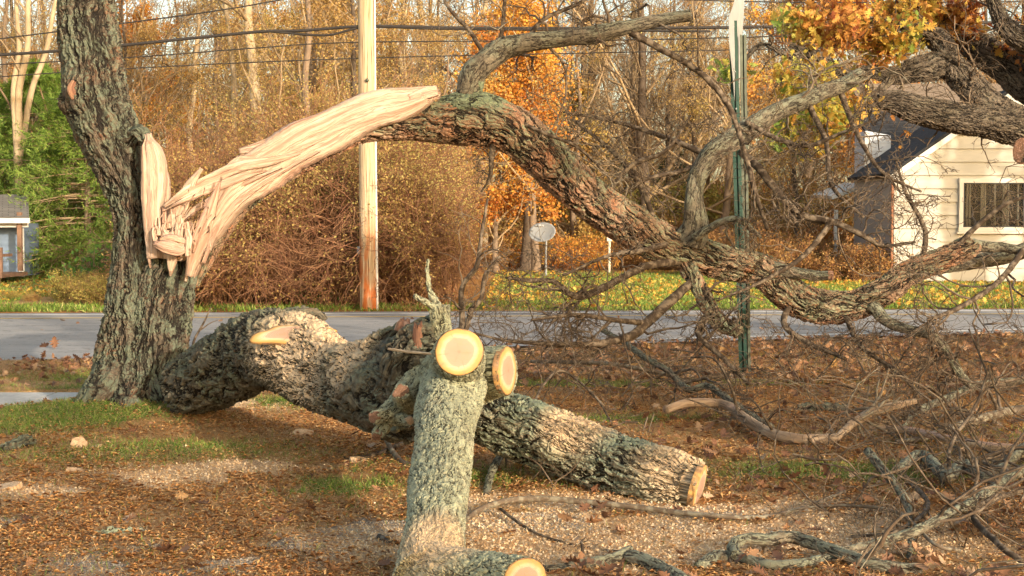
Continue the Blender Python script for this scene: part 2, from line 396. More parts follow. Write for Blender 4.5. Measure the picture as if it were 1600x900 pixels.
# ------------------------------------------------------------------ GROUND
def near_edge(x): return 15.4+np.clip(x+5.8, 0, 15.5)*.32
def far_edge(x): return 23.7+np.clip(x+8.6, 0, 22)*.07
def blob(x, y, px_, py_, sx, sy):
    c = G(px_, py_); return np.exp(-((x-c[0])/sx)**2-((y-c[1])/sy)**2)
def masks(x, y):
    n1 = fbm(x*1.3+3, y*1.3+9); n2 = fbm(x*4+30, y*4+1); n3 = fbm(x*.5+50, y*.5)
    saw = sum(blob(x, y, *q) for q in ((300, 748, .6, .3), (400, 735, .4, .25), (830, 850, .9, .4), (1000, 800, 1.0, .35), (1130, 815, .9, .35), (1280, 850, .8, .3), (380, 645, .35, .2), (770, 780, .4, .3), (100, 770, .5, .25), (1180, 850, 1.0, .35), (880, 880, .8, .3), (1090, 835, 1.1, .5)))
    saw = np.clip(saw*1.3, 0, 1)*sstep(.36, .60, n2+.10*saw)
    grav = sum(blob(x, y, *q) for q in ((240, 885, .55, .3), (390, 868, .4, .28), (850, 815, .5, .3), (1010, 815, .55, .25), (30, 815, .3, .2), (600, 830, .3, .25)))
    grav = np.clip(grav*1.3, 0, 1)*sstep(.3, .5, n2)
    green = .0*x
    green = green+sum(a*blob(x, y, *q) for a, q in ((1., (80, 655, .9, .5)), (.9, (10, 670, .8, .6)), (.8, (120, 600, .8, .9)), (.75, (600, 630, .6, .4)), (.6, (560, 760, .7, .5)), (1.3, (930, 604, 2.2, .30)), (.8, (1300, 745, .9, .35)), (.6, (1480, 740, .9, .4)), (.7, (930, 660, 1.1, .25)), (.6, (700, 760, .8, .5)), (.5, (300, 700, .7, .3)), (.55, (1560, 690, .8, .5)), (.6, (450, 640, .5, .3)), (.4, (200, 720, 1.2, .5))))
    green = np.clip(green*1.25, 0, 1)*sstep(.38, .60, n1*.6+n2*.4+.12*green)
    far = y > far_edge(x)
    lawn = np.clip(sstep(0, 3, x+1.2)+sstep(-12, -8, -x-24), 0, 1)
    green = np.where(far, (.25+.75*sstep(.3, .62, n1))*np.maximum(lawn, .35)*sstep(46, 40, y), green)
    verge = sstep(12.6, 13.2, y)*(1-sstep(0, .3, y-near_edge(x)))
    leaf = np.clip(verge*sstep(.3, .5, n1)+.35*(x > 1)*sstep(.35, .6, n2), 0, 1)
    leaf = np.where(far, sstep(.38, .6, n3+.12*n2), leaf)
    return saw, grav, green, leaf
def H(x, y):
    z = .03*(fbm(x*1.5, y*1.5)-.5)+.012*(fbm(x*8+4, y*8)-.5)
    z = z+.10*np.exp(-((x+3.0)/.9)**2-((y-11.3)/.6)**2)
    road = sstep(-.25, .05, y-near_edge(x))*(1-sstep(-.05, .3, y-far_edge(x)))
    z = lerp(z+.02, -.06, road)
    walk = sstep(11.35, 11.5, y)*(1-sstep(12.45, 12.6, y))
    z = z+walk*np.where(x < -2.2, -.10, .035)
    return z+sstep(60, 200, y)*2
xs = np.unique(np.concatenate([np.arange(-7, 9.5, .045), np.arange(-30, -7, .5), np.arange(9.5, 32, .5), np.linspace(-400, -30, 14), np.linspace(32, 400, 14)]))
ys = np.unique(np.concatenate([np.arange(4.2, 16.4, .045), np.arange(16.4, 50, .3), np.arange(-20, 4.2, .6), np.linspace(50, 800, 20), np.linspace(-300, -20, 8)]))
X, Y = np.meshgrid(xs, ys); Z = H(X, Y); mk_ = masks(X, Y)
i = np.arange(X.size).reshape(X.shape)
gF = np.stack([i[:-1, :-1], i[:-1, 1:], i[1:, 1:], i[1:, :-1]], -1).reshape(-1, 4)
t = NT('ground_litter'); g = t.n('NewGeometry').outputs['Position']
nA = t.noise(g, 55, 6, .7); nB = t.noise(g, 5, 6, .7); nC = t.noise(t.vec(g, (160, 60, 60), rot=(0, 0, .7)), 1, 3); nD = t.noise(g, 1.2, 3)
base = t.ramp(nA, [(.3, (.12, .06, .028)), (.43, (.36, .20, .085)), (.55, (.56, .34, .15)), (.7, (.74, .52, .28))])
base = t.mix(t.mr(nB, .45, .65), base, t.ramp(nC, [(.35, (.24, .12, .05)), (.6, (.54, .33, .145))]))
def edge(a, lo=.25, hi=.55): return t.mr(t.math('ADD', t.attr(a).outputs['Fac'], t.math('ADD', t.math('MULTIPLY', t.math('SUBTRACT', nB, .5), 1.3), t.math('MULTIPLY', t.math('SUBTRACT', nA, .5), 1.0))), lo, hi)
c = t.mix(edge('green', .3, .7), base, t.ramp(nA, [(.35, (.035, .055, .010)), (.55, (.10, .16, .03)), (.7, (.20, .24, .06))]))
c = t.mix(edge('leaf', .4, .8), c, t.ramp(nA, [(.3, (.12, .05, .018)), (.5, (.36, .17, .05)), (.7, (.52, .30, .10))]))
c = t.mix(edge('grav', .3, .6), c, t.ramp(t.noise(g, 130, 3, .7), [(.3, (.13, .11, .09)), (.5, (.32, .28, .24)), (.65, (.56, .5, .43))]))
c = t.mix(t.math('MULTIPLY', edge('saw', .25, .75), .85), c, t.ramp(t.noise(g, 110, 4, .7), [(.3, (.50, .30, .16)), (.5, (.78, .55, .34)), (.7, (.92, .74, .52))]))
t.col(c); t.bump(t.math('ADD', nA, t.noise(g, 140, 3)), .9, .02); t.b.inputs['Roughness'].default_value = .95; t.b.inputs['Specular IOR Level'].default_value = .1
mk('ground', ((np.stack([X, Y, Z], -1).reshape(-1, 3)), gF, dict(saw=mk_[0].ravel(), grav=mk_[1].ravel(), green=mk_[2].ravel(), leaf=mk_[3].ravel())), t.m, kind='structure', origin=False)

# road
def strip(x0, x1, fa, fb, z, nx=120, ny=8):
    a = np.linspace(x0, x1, nx); v = np.linspace(0, 1, ny); A, B = np.meshgrid(a, v); ya = fa(A); yb = fb(A); YY = ya+(yb-ya)*B
    zz = z(A, YY) if callable(z) else np.full_like(A, z); i = np.arange(A.size).reshape(A.shape)
    return (np.stack([A, YY, zz], -1).reshape(-1, 3), np.stack([i[:-1, :-1], i[:-1, 1:], i[1:, 1:], i[1:, :-1]], -1).reshape(-1, 4), {})
def road_z(x, y): return .012+.0*x
t = NT('asphalt'); g = t.n('NewGeometry').outputs['Position']; n1 = t.noise(g, 90, 5, .8); n2 = t.noise(t.vec(g, (.25, 2.2, 1)), 1, 4); n3 = t.noise(g, 2.2, 5)
c = t.ramp(n1, [(.3, (.17, .16, .155)), (.55, (.31, .295, .28)), (.75, (.50, .47, .44))]); c = t.mix(t.mr(n2, .4, .65, 0, .45), c, (.36, .34, .325)); c = t.mix(t.mr(n3, .55, .7, 0, .3), c, (.22, .21, .205))
ck = t.mr(t.math('ABSOLUTE', t.math('SUBTRACT', t.noise(t.vec(g, (.5, 1.6, 1)), 1, 5, .6), .5)), 0, .008); c = t.mix(t.mr(ck, 0, 1, .7, 0), c, (.07, .065, .06))
t.col(c); t.bump(n1, .5, .01); t.b.inputs['Roughness'].default_value = .9
mk('road', strip(-60, 60, near_edge, far_edge, road_z), t.m, kind='structure', origin=False)
wpaint = simple('white_road_paint', (.72, .70, .66), .7, .25, 6); ypaint = simple('yellow_road_paint', (.62, .42, .14), .7, .25, 6)
mk('edge_line', strip(-60, 60, lambda x: far_edge(x)-.62, lambda x: far_edge(x)-.48, .017, 120, 2), wpaint, kind='structure', origin=False)
mk('edge_line', strip(2.0, 60, lambda x: near_edge(x)+.42, lambda x: near_edge(x)+.53, .017, 120, 2), wpaint, kind='structure', origin=False)
mk('centre_line', strip(-60, 60, lambda x: far_edge(x)-1.45, lambda x: far_edge(x)-1.32, .017, 120, 2), ypaint, kind='structure', origin=False)
# sidewalk in slabs
conc = NT('concrete'); g = conc.n('NewGeometry').outputs['Position']
conc.col(conc.ramp(conc.noise(g, 14, 8, .7), [(.3, (.34, .32, .29)), (.6, (.52, .49, .45)), (.8, (.6, .57, .53))])); conc.bump(conc.noise(g, 90, 4), .4, .006)
sw = []
for k in range(30):
    x0 = -28+k*1.5; sw.append(box((x0+.74, 11.98, -.03), (1.482, .96, .1)))
mk('sidewalk', sw, conc.m, kind='structure', smooth=False, origin=False)

# ------------------------------------------------------------------ MATERIALS of bark and wood
LD = G(0, 0, 0)
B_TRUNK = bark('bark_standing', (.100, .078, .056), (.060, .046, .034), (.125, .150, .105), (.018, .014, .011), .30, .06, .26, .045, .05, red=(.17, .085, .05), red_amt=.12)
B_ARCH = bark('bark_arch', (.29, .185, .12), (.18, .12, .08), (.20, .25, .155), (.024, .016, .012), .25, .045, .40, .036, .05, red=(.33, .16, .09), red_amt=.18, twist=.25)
DUST = [(P(462, 552, 9.25), .72), (P(560, 560, 8.6), .35)]
B_LOG = bark('bark_fallen', (.115, .102, .075), (.062, .053, .038), (.15, .165, .11), (.016, .013, .010), .22, .11, .20, .050, .10, red=(.12, .07, .045), red_amt=.05, dust=DUST)
B_LICH = bark('bark_lichened', (.30, .29, .20), (.17, .16, .11), (.40, .41, .27), (.04, .036, .024), .27, .032, .06, .014, .05, fine=2.0, dust=[(P(700, 838, 5.7), .30)])
B_RIDGE = bark('bark_ridged', (.25, .225, .165), (.15, .13, .095), (.21, .26, .18), (.028, .022, .016), .28, .045, .20, .038, .05, dust=[(P(1060, 725, 7.5), .35), (P(900, 665, 8), .28)])
B_SMOOTH = bark('bark_grey_branch', (.155, .13, .092), (.095, .08, .058), (.24, .25, .175), (.04, .032, .024), .25, .03, .09, .006, .03, fine=1.2)
B_MOSS = bark('bark_mossy', (.17, .175, .115), (.12, .115, .08), (.19, .235, .145), (.03, .028, .02), .5, .05, .09, .02, .05)
B_OAK = bark('bark_oak', (.13, .105, .08), (.08, .065, .05), (.20, .18, .13), (.018, .014, .011), .15, .035, .12, .03, .04)
WOOD = wood('torn_wood'); CUT = cutmat()
PEEL = wood('peeled_wood', (.62, .42, .25), (.45, .28, .15), (.75, .56, .36), .004)
STUBW = wood('weathered_stub_wood', (.26, .13, .08), (.15, .07, .045), (.40, .25, .15), .006)
TW = twigmat('twig_bark', (.055, .038, .025), (.145, .10, .065), (.18, .14, .10))
TWL = twigmat('pale_twig_bark', (.13, .095, .065), (.22, .165, .11), (.25, .22, .16))

# ------------------------------------------------------------------ THE BROKEN STANDING TREE
D0 = 11.5
bt = empty('broken_tree', G(215, 655), 'large rough barked tree standing beside the road, its right half torn to splinters', 'tree')
def stump_flare(TH, SS):
    return .30*np.exp(-SS/.22)*(.6+.5*np.sin(TH*3+1.2)+.35*np.sin(TH*5))+.05*np.sin(TH*4+SS*1.1)
trunk = [px([(205, 690, 84, D0), (203, 655, 68, D0), (204, 620, 60, D0), (207, 560, 54, D0), (211, 500, 47, D0), (212, 450, 42, D0), (211, 400, 33, D0), (211, 350, 30, D0), (200, 300, 31, D0), (186, 260, 37, D0), (169, 212, 47, D0), (153, 170, 50, D0), (148, 138, 50, D0), (145, 100, 47, D0), (141, 60, 48, D0), (135, 0, 45, D0), (128, -90, 44, D0-.1), (118, -260, 40, D0-.2), (125, -480, 34, D0-.1)], .011, ares=.011, lump=.05, seed=3, flare=stump_flare),
         px([(226, 690, 70, D0-.05), (232, 655, 58, D0-.05), (238, 600, 50, D0-.06), (243, 550, 46, D0-.08), (250, 500, 46, D0-.08), (259, 450, 43, D0-.08), (267, 418, 40, D0-.08), (268, 402, 37, D0-.08)], .011, ares=.011, lump=.06, seed=5, flare=lambda T, s: .2*np.exp(-s/.25)*(1+.6*np.sin(T*4))),
         px([(192, 545, 26, D0-.08), (172, 600, 34, D0-.18), (140, 642, 27, D0-.28), (98, 672, 12, D0-.4), (60, 690, 4, D0-.5)], .012, ares=.012, seed=6),
         px([(250, 600, 26, D0-.2), (262, 640, 26, D0-.3), (285, 662, 14, D0-.4), (310, 675, 5, D0-.45)], .012, ares=.012, seed=8),
         px([(205, 610, 26, D0-.25), (196, 645, 26, D0-.4), (190, 672, 16, D0-.55), (180, 690, 6, D0-.7)], .012, ares=.012, seed=9)]
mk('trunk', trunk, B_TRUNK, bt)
# knots: the old branch scar on the left bulge and the collar beside the torn wood
mk('branch_scar', [px([(135, 160, 34, D0-.02), (116, 152, 26, D0-.10), (106, 145, 19, D0-.15)], .01, ares=.01, seed=12, lump=.12)], B_TRUNK, bt)
mk('scar_wood', [px([(116, 128, 5, D0-.25), (112, 140, 8, D0-.27), (116, 154, 5, D0-.25)], .01, ares=.01, seed=13, flat=.5)], STUBW, bt)
mk('bark_collar', [px([(205, 222, 13, D0-.1), (221, 210, 13, D0-.2), (229, 222, 9, D0-.24)], .01, ares=.01, seed=14, lump=.15)], B_TRUNK, bt)
# upper boughs (just above the frame)
for a in ([(122, -250, 26, D0), (60, -380, 20, D0-.2), (-60, -470, 14, D0-.5), (-160, -640, 6, D0-.9)], [(124, -470, 30, D0), (180, -640, 22, D0+.2), (230, -860, 14, D0+.5), (300, -1100, 5, D0+.9)], [(125, -450, 26, D0), (90, -700, 18, D0+.3), (60, -950, 10, D0+.4), (40, -1200, 4, D0+.3)]):
    mk('bough', [px(a, .03, ares=.03, seed=15)], B_TRUNK, bt)

def blade(path, th=.04, seed=0, fib=.10, step=.012, tip=(0, 0), ns=44, skew=0.0):
    """torn slab of wood with long fibres: path (px, py, halfwidth_px, depth); flat against the view of the road"""
    pts = np.array([P(a[0], a[1], a[3]) for a in path]); hw = np.array([a[2]*a[3]/F for a in path])
    p, r = resample(pts, hw, step); t = nrm(np.gradient(p, axis=0)); f = np.array([0, 1., 0]); s_ = nrm(np.cross(t, f)); f2 = np.cross(s_, t)
    s = np.concatenate([[0], np.cumsum(np.linalg.norm(np.diff(p, axis=0), axis=1))])
    th_ = np.linspace(0, 2*math.pi, ns, endpoint=False); rs = np.random.RandomState(seed+50)
    TH, SS = np.meshgrid(th_, s)
    ca, sa = np.cos(TH), np.sin(TH); x = np.sign(ca)*np.abs(ca)**.6; y = np.sign(sa)*np.abs(sa)**.75
    tk = np.minimum(th, r*1.2)[:, None]
    kx = np.zeros_like(TH)
    for j in range(9):
        m = rs.uniform(2, 14); ph = rs.rand()*7; q = rs.uniform(-1.5, 1.5)
        kx += np.sin(x*m+ph+q*np.sin(SS*rs.uniform(.8, 3)+rs.rand()*6)+SS*rs.uniform(-.6, .6))/(1+m*.25)
    side = 1+.07*np.sin(SS*rs.uniform(6, 12)+TH)+.05*(np.interp(SS, np.arange(0, 6, .035), rs.rand(172))-.5)*(np.abs(x) > .8)
    V = p[:, None]+(r[:, None]*x*side)[..., None]*s_[:, None]+(tk*y*(1+fib*kx*1.2)+tk*skew*x)[..., None]*f2[:, None]
    jag = np.interp(np.arange(ns), np.arange(0, ns, 2), rs.rand((ns+1)//2)); jag = (jag+np.roll(jag[::-1], 1))*.5
    if tip[0]: V[:1] -= t[0]*(jag[None, :, None]*tip[0])
    if tip[1]:
        k = max(2, int(tip[1]/step*.8)); w = np.linspace(0, 1, k)[:, None, None]; V[-k:] += t[-1]*(jag[None, :, None]*tip[1]*w)
    off = rs.rand(3)*10
    bc = np.stack([r.mean()*x+off[0]+0*SS, tk*y+off[1], SS+off[2]], -1).reshape(-1, 3)
    N, M = TH.shape; i = np.arange(N*M).reshape(N, M); j = np.roll(i, -1, 1)
    Fq = np.stack([i[:-1], j[:-1], j[1:], i[1:]], -1).reshape(-1, 4); V = V.reshape(-1, 3); n0 = len(V)
    V = np.vstack([V, V[:M].mean(0), V[n0-M:n0].mean(0)]); bc = np.vstack([bc, bc[:1], bc[-1:]])
    tr = np.vstack([np.stack([j[0], i[0], np.full(M, n0)], -1), np.stack([i[-1], j[-1], np.full(M, n0+1)], -1)])
    return (V, [Fq, tr], {'bc': bc})
d1 = D0-.30
mk('torn_shard', [blade([(243, 402, 14, d1), (242, 370, 15, d1), (240, 330, 17, d1), (240, 290, 20, d1), (239, 255, 20, d1+.02), (235, 230, 15, d1+.03), (232, 213, 6, d1+.04)], .09, 1, .12, tip=(.02, .03)),
                  blade([(262, 360, 6, d1+.06), (260, 320, 8, d1+.07), (258, 280, 8, d1+.08), (255, 258, 4, d1+.08)], .06, 2, .15, tip=(0, .03))], WOOD, bt)
mk('broken_heartwood', [blade([(258, 345, 15, d1+.08), (266, 372, 30, d1+.03), (270, 392, 30, d1+.02), (268, 404, 20, d1+.03)], .07, 3, .18),
                        blade([(243, 381, 6, d1-.15), (262, 386, 12, d1-.18), (280, 391, 10, d1-.18), (293, 388, 4, d1-.16)], .05, 4, .10), blade([(250, 374, 4, d1-.16), (270, 372, 7, d1-.17), (292, 378, 5, d1-.16)], .04, 9, .12), blade([(284, 372, 8, d1-.15), (290, 388, 9, d1-.15), (284, 402, 3, d1-.13)], .03, 10, .12),
                        blade([(270, 393, 11, d1-.06), (268, 412, 8, d1-.05), (266, 432, 2, d1-.02)], .03, 5, .06),
                        blade([(236, 380, 5, d1-.05), (233, 402, 4, d1-.04), (235, 420, 1.5, d1-.02)], .02, 6),
                        blade([(290, 352, 10, d1-.02), (297, 400, 7, d1-.03), (290, 440, 3, d1)], .04, 7, .08, tip=(.04, 0)),
                        blade([(299, 382, 7, d1-.05), (303, 402, 5, d1-.06)], .03, 8)], WOOD, bt)
rs = np.random.RandomState(4); st = []
for k in range(75):
    x0 = rs.uniform(240, 296); y0 = rs.uniform(345, 384)+.15*(x0-240); h_ = rs.uniform(3, 24); w_ = rs.uniform(1.4, 4.4); y0 += rs.randn()*4
    st.append(blade([(x0, y0+8, w_, d1-.09-.0022*(y0-345)), (x0+rs.randn()*1.5, y0-h_*.4, w_*.95, d1-.09-.0022*(y0-345)+.01), (x0+rs.randn()*3, y0-h_, w_*.8, d1-.09-.0022*(y0-345)+.02)], .02, 20+k, .05, ns=12, tip=(0, .01)))
mk('broken_fibres', st, WOOD, bt, kind='stuff')
rs = np.random.RandomState(21)
def growths(p0, r0, specs, rs, zmin=None):
    """recursive twigs; specs: list of (count, lengthfactor, angle, kink, rr, K)"""
    out = [(p0, r0)]
    for (m, L, an, kk, rr, K) in specs:
        out.append(grow(out[-1][0], out[-1][1], m, L, an, kk, rr, K, rs=rs, zmin=zmin, grav=-.02))
    return out
def P_low(pts, n=12):
    pp = np.array([P(a[0], a[1], a[3]) for a in pts]); rr = np.array([a[2]*a[3]/F for a in pts]); return poly(pp, rr, n)

# ------------------------------------------------------------------ THE SNAPPED LIMB
DA = 11.5
lb = empty('snapped_limb', G(1290, 560), 'great snapped limb arching down to the right, pale torn wood at its upper left end', 'fallen limb')
arch = [(300, 442, 10, DA), (318, 405, 14, DA), (340, 356, 22, DA), (365, 318, 26, DA), (400, 283, 29, DA-.02), (450, 251, 29, DA-.05), (500, 223, 27, DA-.05), (560, 202, 24, DA), (600, 196, 23, DA), (650, 193, 27, DA), (700, 192, 34, DA), (755, 190, 38, DA), (800, 202, 37, DA), (840, 235, 36, DA+.05), (885, 278, 35, DA+.1), (935, 320, 33, DA+.2), (985, 352, 32, DA+.3), (1040, 382, 31, DA+.4), (1100, 402, 28, DA+.5), (1150, 414, 26, DA+.6), (1195, 420, 22, DA+.7), (1235, 424, 11, DA+.75)]
dip = [(1140, 408, 20, DA+.6), (1180, 420, 24, DA+.65), (1210, 440, 26, DA+.7), (1245, 466, 27, DA+.7), (1285, 480, 26, DA+.7), (1335, 477, 23, DA+.7), (1375, 458, 22, DA+.7), (1420, 427, 20, DA+.7), (1470, 406, 18, DA+.7), (1512, 388, 18, DA+.7), (1522, 378, 12, DA+.7)]
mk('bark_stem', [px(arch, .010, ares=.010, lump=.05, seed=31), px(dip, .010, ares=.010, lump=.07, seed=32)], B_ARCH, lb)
mk('lichen_knot', [px([(690, 170, 20, DA), (730, 168, 28, DA-.05), (775, 172, 24, DA-.04), (805, 190, 12, DA-.04)], .01, ares=.01, lump=.12, seed=33, flat=.8), px([(725, 178, 20, DA), (738, 140, 17, DA), (745, 118, 14, DA)], .01, ares=.01, lump=.1, seed=34)], B_MOSS, lb)
dt = DA-.13
mk('torn_wood', [blade([(293, 452, 3, dt+.06), (302, 425, 9, dt+.03), (315, 390, 13, dt), (338, 345, 22, dt-.01), (366, 305, 30, dt-.02), (402, 270, 37, dt-.02), (450, 240, 37, dt-.03), (500, 212, 35, dt-.03), (560, 183, 32, dt-.02), (610, 166, 29, dt), (648, 156, 22, dt+.02), (668, 150, 15, dt+.03), (680, 145, 9, dt+.03)], .12, 40, .10, .010, ns=110, tip=(.02, .02))], WOOD, lb)
sl_ = [[(376, 236, 6, dt-.05), (410, 228, 9, dt-.07), (470, 203, 10, dt-.09), (540, 170, 9, dt-.09), (600, 150, 7, dt-.06), (650, 140, 6, dt-.03), (680, 138, 5, dt)],
       [(372, 250, 8, dt-.06), (420, 246, 10, dt-.11), (480, 222, 9, dt-.13), (540, 195, 7, dt-.13), (600, 172, 5, dt-.11), (650, 158, 3, dt-.07)],
       [(258, 322, 4, d1-.10), (290, 300, 8, d1-.14), (330, 279, 10, dt-.14), (370, 262, 10, dt-.16), (420, 252, 8, dt-.15), (470, 240, 3, dt-.13)],
       [(256, 330, 2, d1-.08), (290, 312, 5, d1-.15), (335, 292, 8, dt-.17), (380, 276, 7, dt-.17), (415, 268, 2, dt-.15)],
       [(284, 345, 4, d1-.02), (315, 322, 6, dt-.03), (350, 300, 6, dt-.07), (400, 278, 5, dt-.14), (440, 262, 2, dt-.14)],
       [(274, 352, 12, d1-.08), (284, 322, 12, d1-.10), (296, 290, 9, d1-.10), (314, 264, 4, d1-.08)],
       [(296, 430, 7, d1-.06), (306, 392, 13, d1-.10), (320, 350, 13, d1-.12), (334, 312, 8, d1-.13), (346, 278, 2, d1-.12)],
       [(318, 410, 4, dt-.05), (336, 365, 6, dt-.09), (362, 325, 7, dt-.11), (400, 292, 6, dt-.13), (450, 263, 4, dt-.13), (500, 236, 2, dt-.12)],
       [(350, 262, 2, dt-.10), (372, 250, 6, dt-.11), (400, 246, 5, dt-.12), (440, 238, 2, dt-.12)],
       [(268, 372, 4, d1-.08), (272, 345, 7, d1-.10), (268, 318, 5, d1-.06)],
       [(640, 152, 6, dt-.09), (664, 146, 11, dt-.06), (682, 142, 9, dt-.02)]]
for q, a in enumerate(sl_): mk('splinter', [blade(a, .022, 60+q, .14, .010, tip=(.02, .015), ns=40, skew=.2)], WOOD, lb)
# jagged fibres where the limb tore out
rs = np.random.RandomState(8); jf = []
for k in range(46):
    u = rs.rand(); x0, y0 = 676+8*u+rs.randn()*1.5, 134+20*u; L = rs.uniform(5, 17)
    jf.append(blade([(x0-14, y0+5, 2.6, dt+.01-.03*rs.rand()), (x0, y0, 2.0, dt+.01), (x0+L*.6, y0-L*.25+rs.randn()*1.5, .5, dt+.02)], .012, 200+k, .05, ns=10))
for k in range(40):
    u = rs.rand(); x0 = lerp(372, 392, u); y0 = lerp(250, 226, u); L = rs.uniform(5, 16)
    jf.append(blade([(x0+16, y0-4, 2.4, dt-.05), (x0, y0, 1.6, dt-.05), (x0-L*.7, y0+L*.35+rs.randn()*1.5, .4, dt-.04)], .012, 260+k, .05, ns=10))
for k in range(30):
    x0 = rs.uniform(262, 330); y0 = rs.uniform(320, 400); L = rs.uniform(14, 46); a = rs.uniform(-.5, 1.2)
    jf.append(blade([(x0, y0, 1.8, d1-.13), (x0+L*.5*math.sin(a), y0-L*.5*math.cos(a), 1.3, d1-.15), (x0+L*math.sin(a)*1.1, y0-L*math.cos(a), .3, d1-.15)], .008, 320+k, .05, ns=8))
mk('torn_fibres', jf, WOOD, lb, kind='stuff')
# branches of the limb
BR = [  # (name path..., twigs per)
 ('up_elbow', [(730, 150, 20, DA), (738, 120, 20, DA), (760, 95, 19, DA), (790, 75, 18, DA), (830, 66, 15, DA-.05), (880, 60, 13, DA-.1), (930, 54, 14, DA-.15), (985, 42, 11, DA-.2), (1035, 30, 10, DA-.25), (1080, 24, 9, DA-.3)], 10),
 ('grey_upright', [(1078, 380, 25, DA+.38), (1086, 352, 20, DA+.33), (1085, 315, 15, DA+.3), (1090, 275, 15, DA+.35), (1112, 240, 16, DA+.4), (1150, 215, 16, DA+.45), (1200, 182, 15, DA+.55), (1260, 155, 13, DA+.7), (1310, 135, 12, DA+.9), (1345, 118, 11, DA+1.0)], 10),
 ('lower_thick', [(1070, 410, 14, DA+.4), (1088, 440, 13, DA+.3), (1105, 475, 13, DA+.2), (1125, 503, 13, DA+.1), (1155, 520, 9, DA)], 9),
 ('right_dropping', [(1362, 478, 11, DA+.6), (1388, 503, 9, DA+.5), (1420, 515, 8, DA+.4), (1455, 524, 8, DA+.3), (1480, 550, 7, DA+.3), (1498, 582, 7, DA+.2), (1520, 606, 5, DA+.2)], 10),
 ('pale_second', [(1440, 424, 10, DA+.9), (1480, 414, 12, DA+.95), (1530, 408, 12, DA+1), (1580, 398, 12, DA+1), (1640, 375, 11, DA+1), (1720, 330, 9, DA+1), (1820, 300, 5, DA+1)], 8),
 ('right_top', [(1515, 383, 10, DA+.7), (1560, 386, 8, DA+.7), (1610, 390, 7, DA+.6), (1680, 380, 6, DA+.5), (1760, 400, 4, DA+.4)], 10),
 ('dark_low', [(1062, 408, 7, DA+.35), (1010, 416, 6, DA+.2), (965, 438, 6, DA+.1), (925, 458, 5.5, DA), (895, 462, 5, DA-.1), (865, 440, 4, DA-.1), (825, 438, 3.5, DA-.2), (790, 434, 2, DA-.3)], 16),
 ('prop_low', [(1082, 440, 7, DA+.3), (1048, 470, 8, DA+.2), (1010, 505, 8, DA+.1), (985, 525, 7, DA), (930, 537, 5, DA-.1), (860, 537, 4, DA-.2), (790, 532, 2.5, DA-.3), (740, 520, 1.5, DA-.4)], 18),
 ('hanging_stub', [(772, 222, 6, DA-.05), (768, 245, 5, DA-.08), (766, 275, 3, DA-.1), (752, 300, 1.5, DA-.1)], 5),
 ('crossing', [(1158, 238, 6, DA+.5), (1185, 262, 6.5, DA+.3), (1215, 300, 6, DA+.2), (1250, 335, 6, DA+.1), (1300, 346, 5, DA), (1345, 366, 4.5, DA-.1), (1380, 384, 3.5, DA-.1), (1430, 378, 2, DA-.1)], 18),
 ('over_sign', [(985, 50, 6, DA-.2), (1030, 75, 5.5, DA-.2), (1075, 100, 5, DA-.2), (1112, 130, 5, DA-.2), (1140, 168, 4.5, DA-.2), (1160, 225, 4, DA-.2), (1180, 300, 4, DA-.2), (1200, 360, 3, DA-.2)], 16),
 ('shoot', [(765, 92, 4, DA), (782, 60, 3.5, DA), (788, 10, 3, DA), (792, -60, 2, DA)], 9),
 ('shoot', [(800, 185, 3, DA-.1), (850, 208, 3, DA-.2), (905, 232, 2.5, DA-.2), (960, 285, 2, DA-.2)], 12),
 ('pale_snag', [(1085, 372, 7, DA+.2), (1120, 350, 6, DA+.1), (1150, 342, 5, DA), (1172, 356, 4, DA), (1190, 372, 2, DA)], 5),
 ('mid_fork', [(1165, 190, 4, DA+.4), (1210, 215, 4, DA+.3), (1260, 228, 3.5, DA+.2), (1310, 210, 3, DA+.1), (1360, 190, 2, DA)], 14),
 ('mid_fork', [(1050, 380, 5, DA+.3), (1000, 392, 4, DA), (950, 400, 3, DA-.3), (880, 430, 2, DA-.6)], 14),
 ('mid_fork', [(1110, 485, 5, DA+.2), (1090, 520, 4.5, DA), (1130, 560, 4, DA-.2), (1170, 600, 3, DA-.4)], 10),
 ('mid_fork', [(1240, 466, 5, DA+.7), (1225, 505, 5, DA+.5), (1260, 535, 4, DA+.3), (1320, 560, 3, DA)], 14),
 ('mid_fork', [(1320, 490, 5, DA+.7), (1345, 540, 4, DA+.3), (1400, 580, 3, DA), (1440, 620, 2, DA-.3)], 12),
 ('mid_fork', [(1600, 390, 5, DA+.6), (1560, 440, 4.5, DA+.3), (1500, 480, 4, DA), (1450, 500, 3, DA-.2)], 16),
 ('mid_fork', [(1010, 505, 5, DA+.1), (960, 500, 4, DA-.1), (900, 492, 3.5, DA-.3), (830, 500, 2, DA-.5)], 16),
]
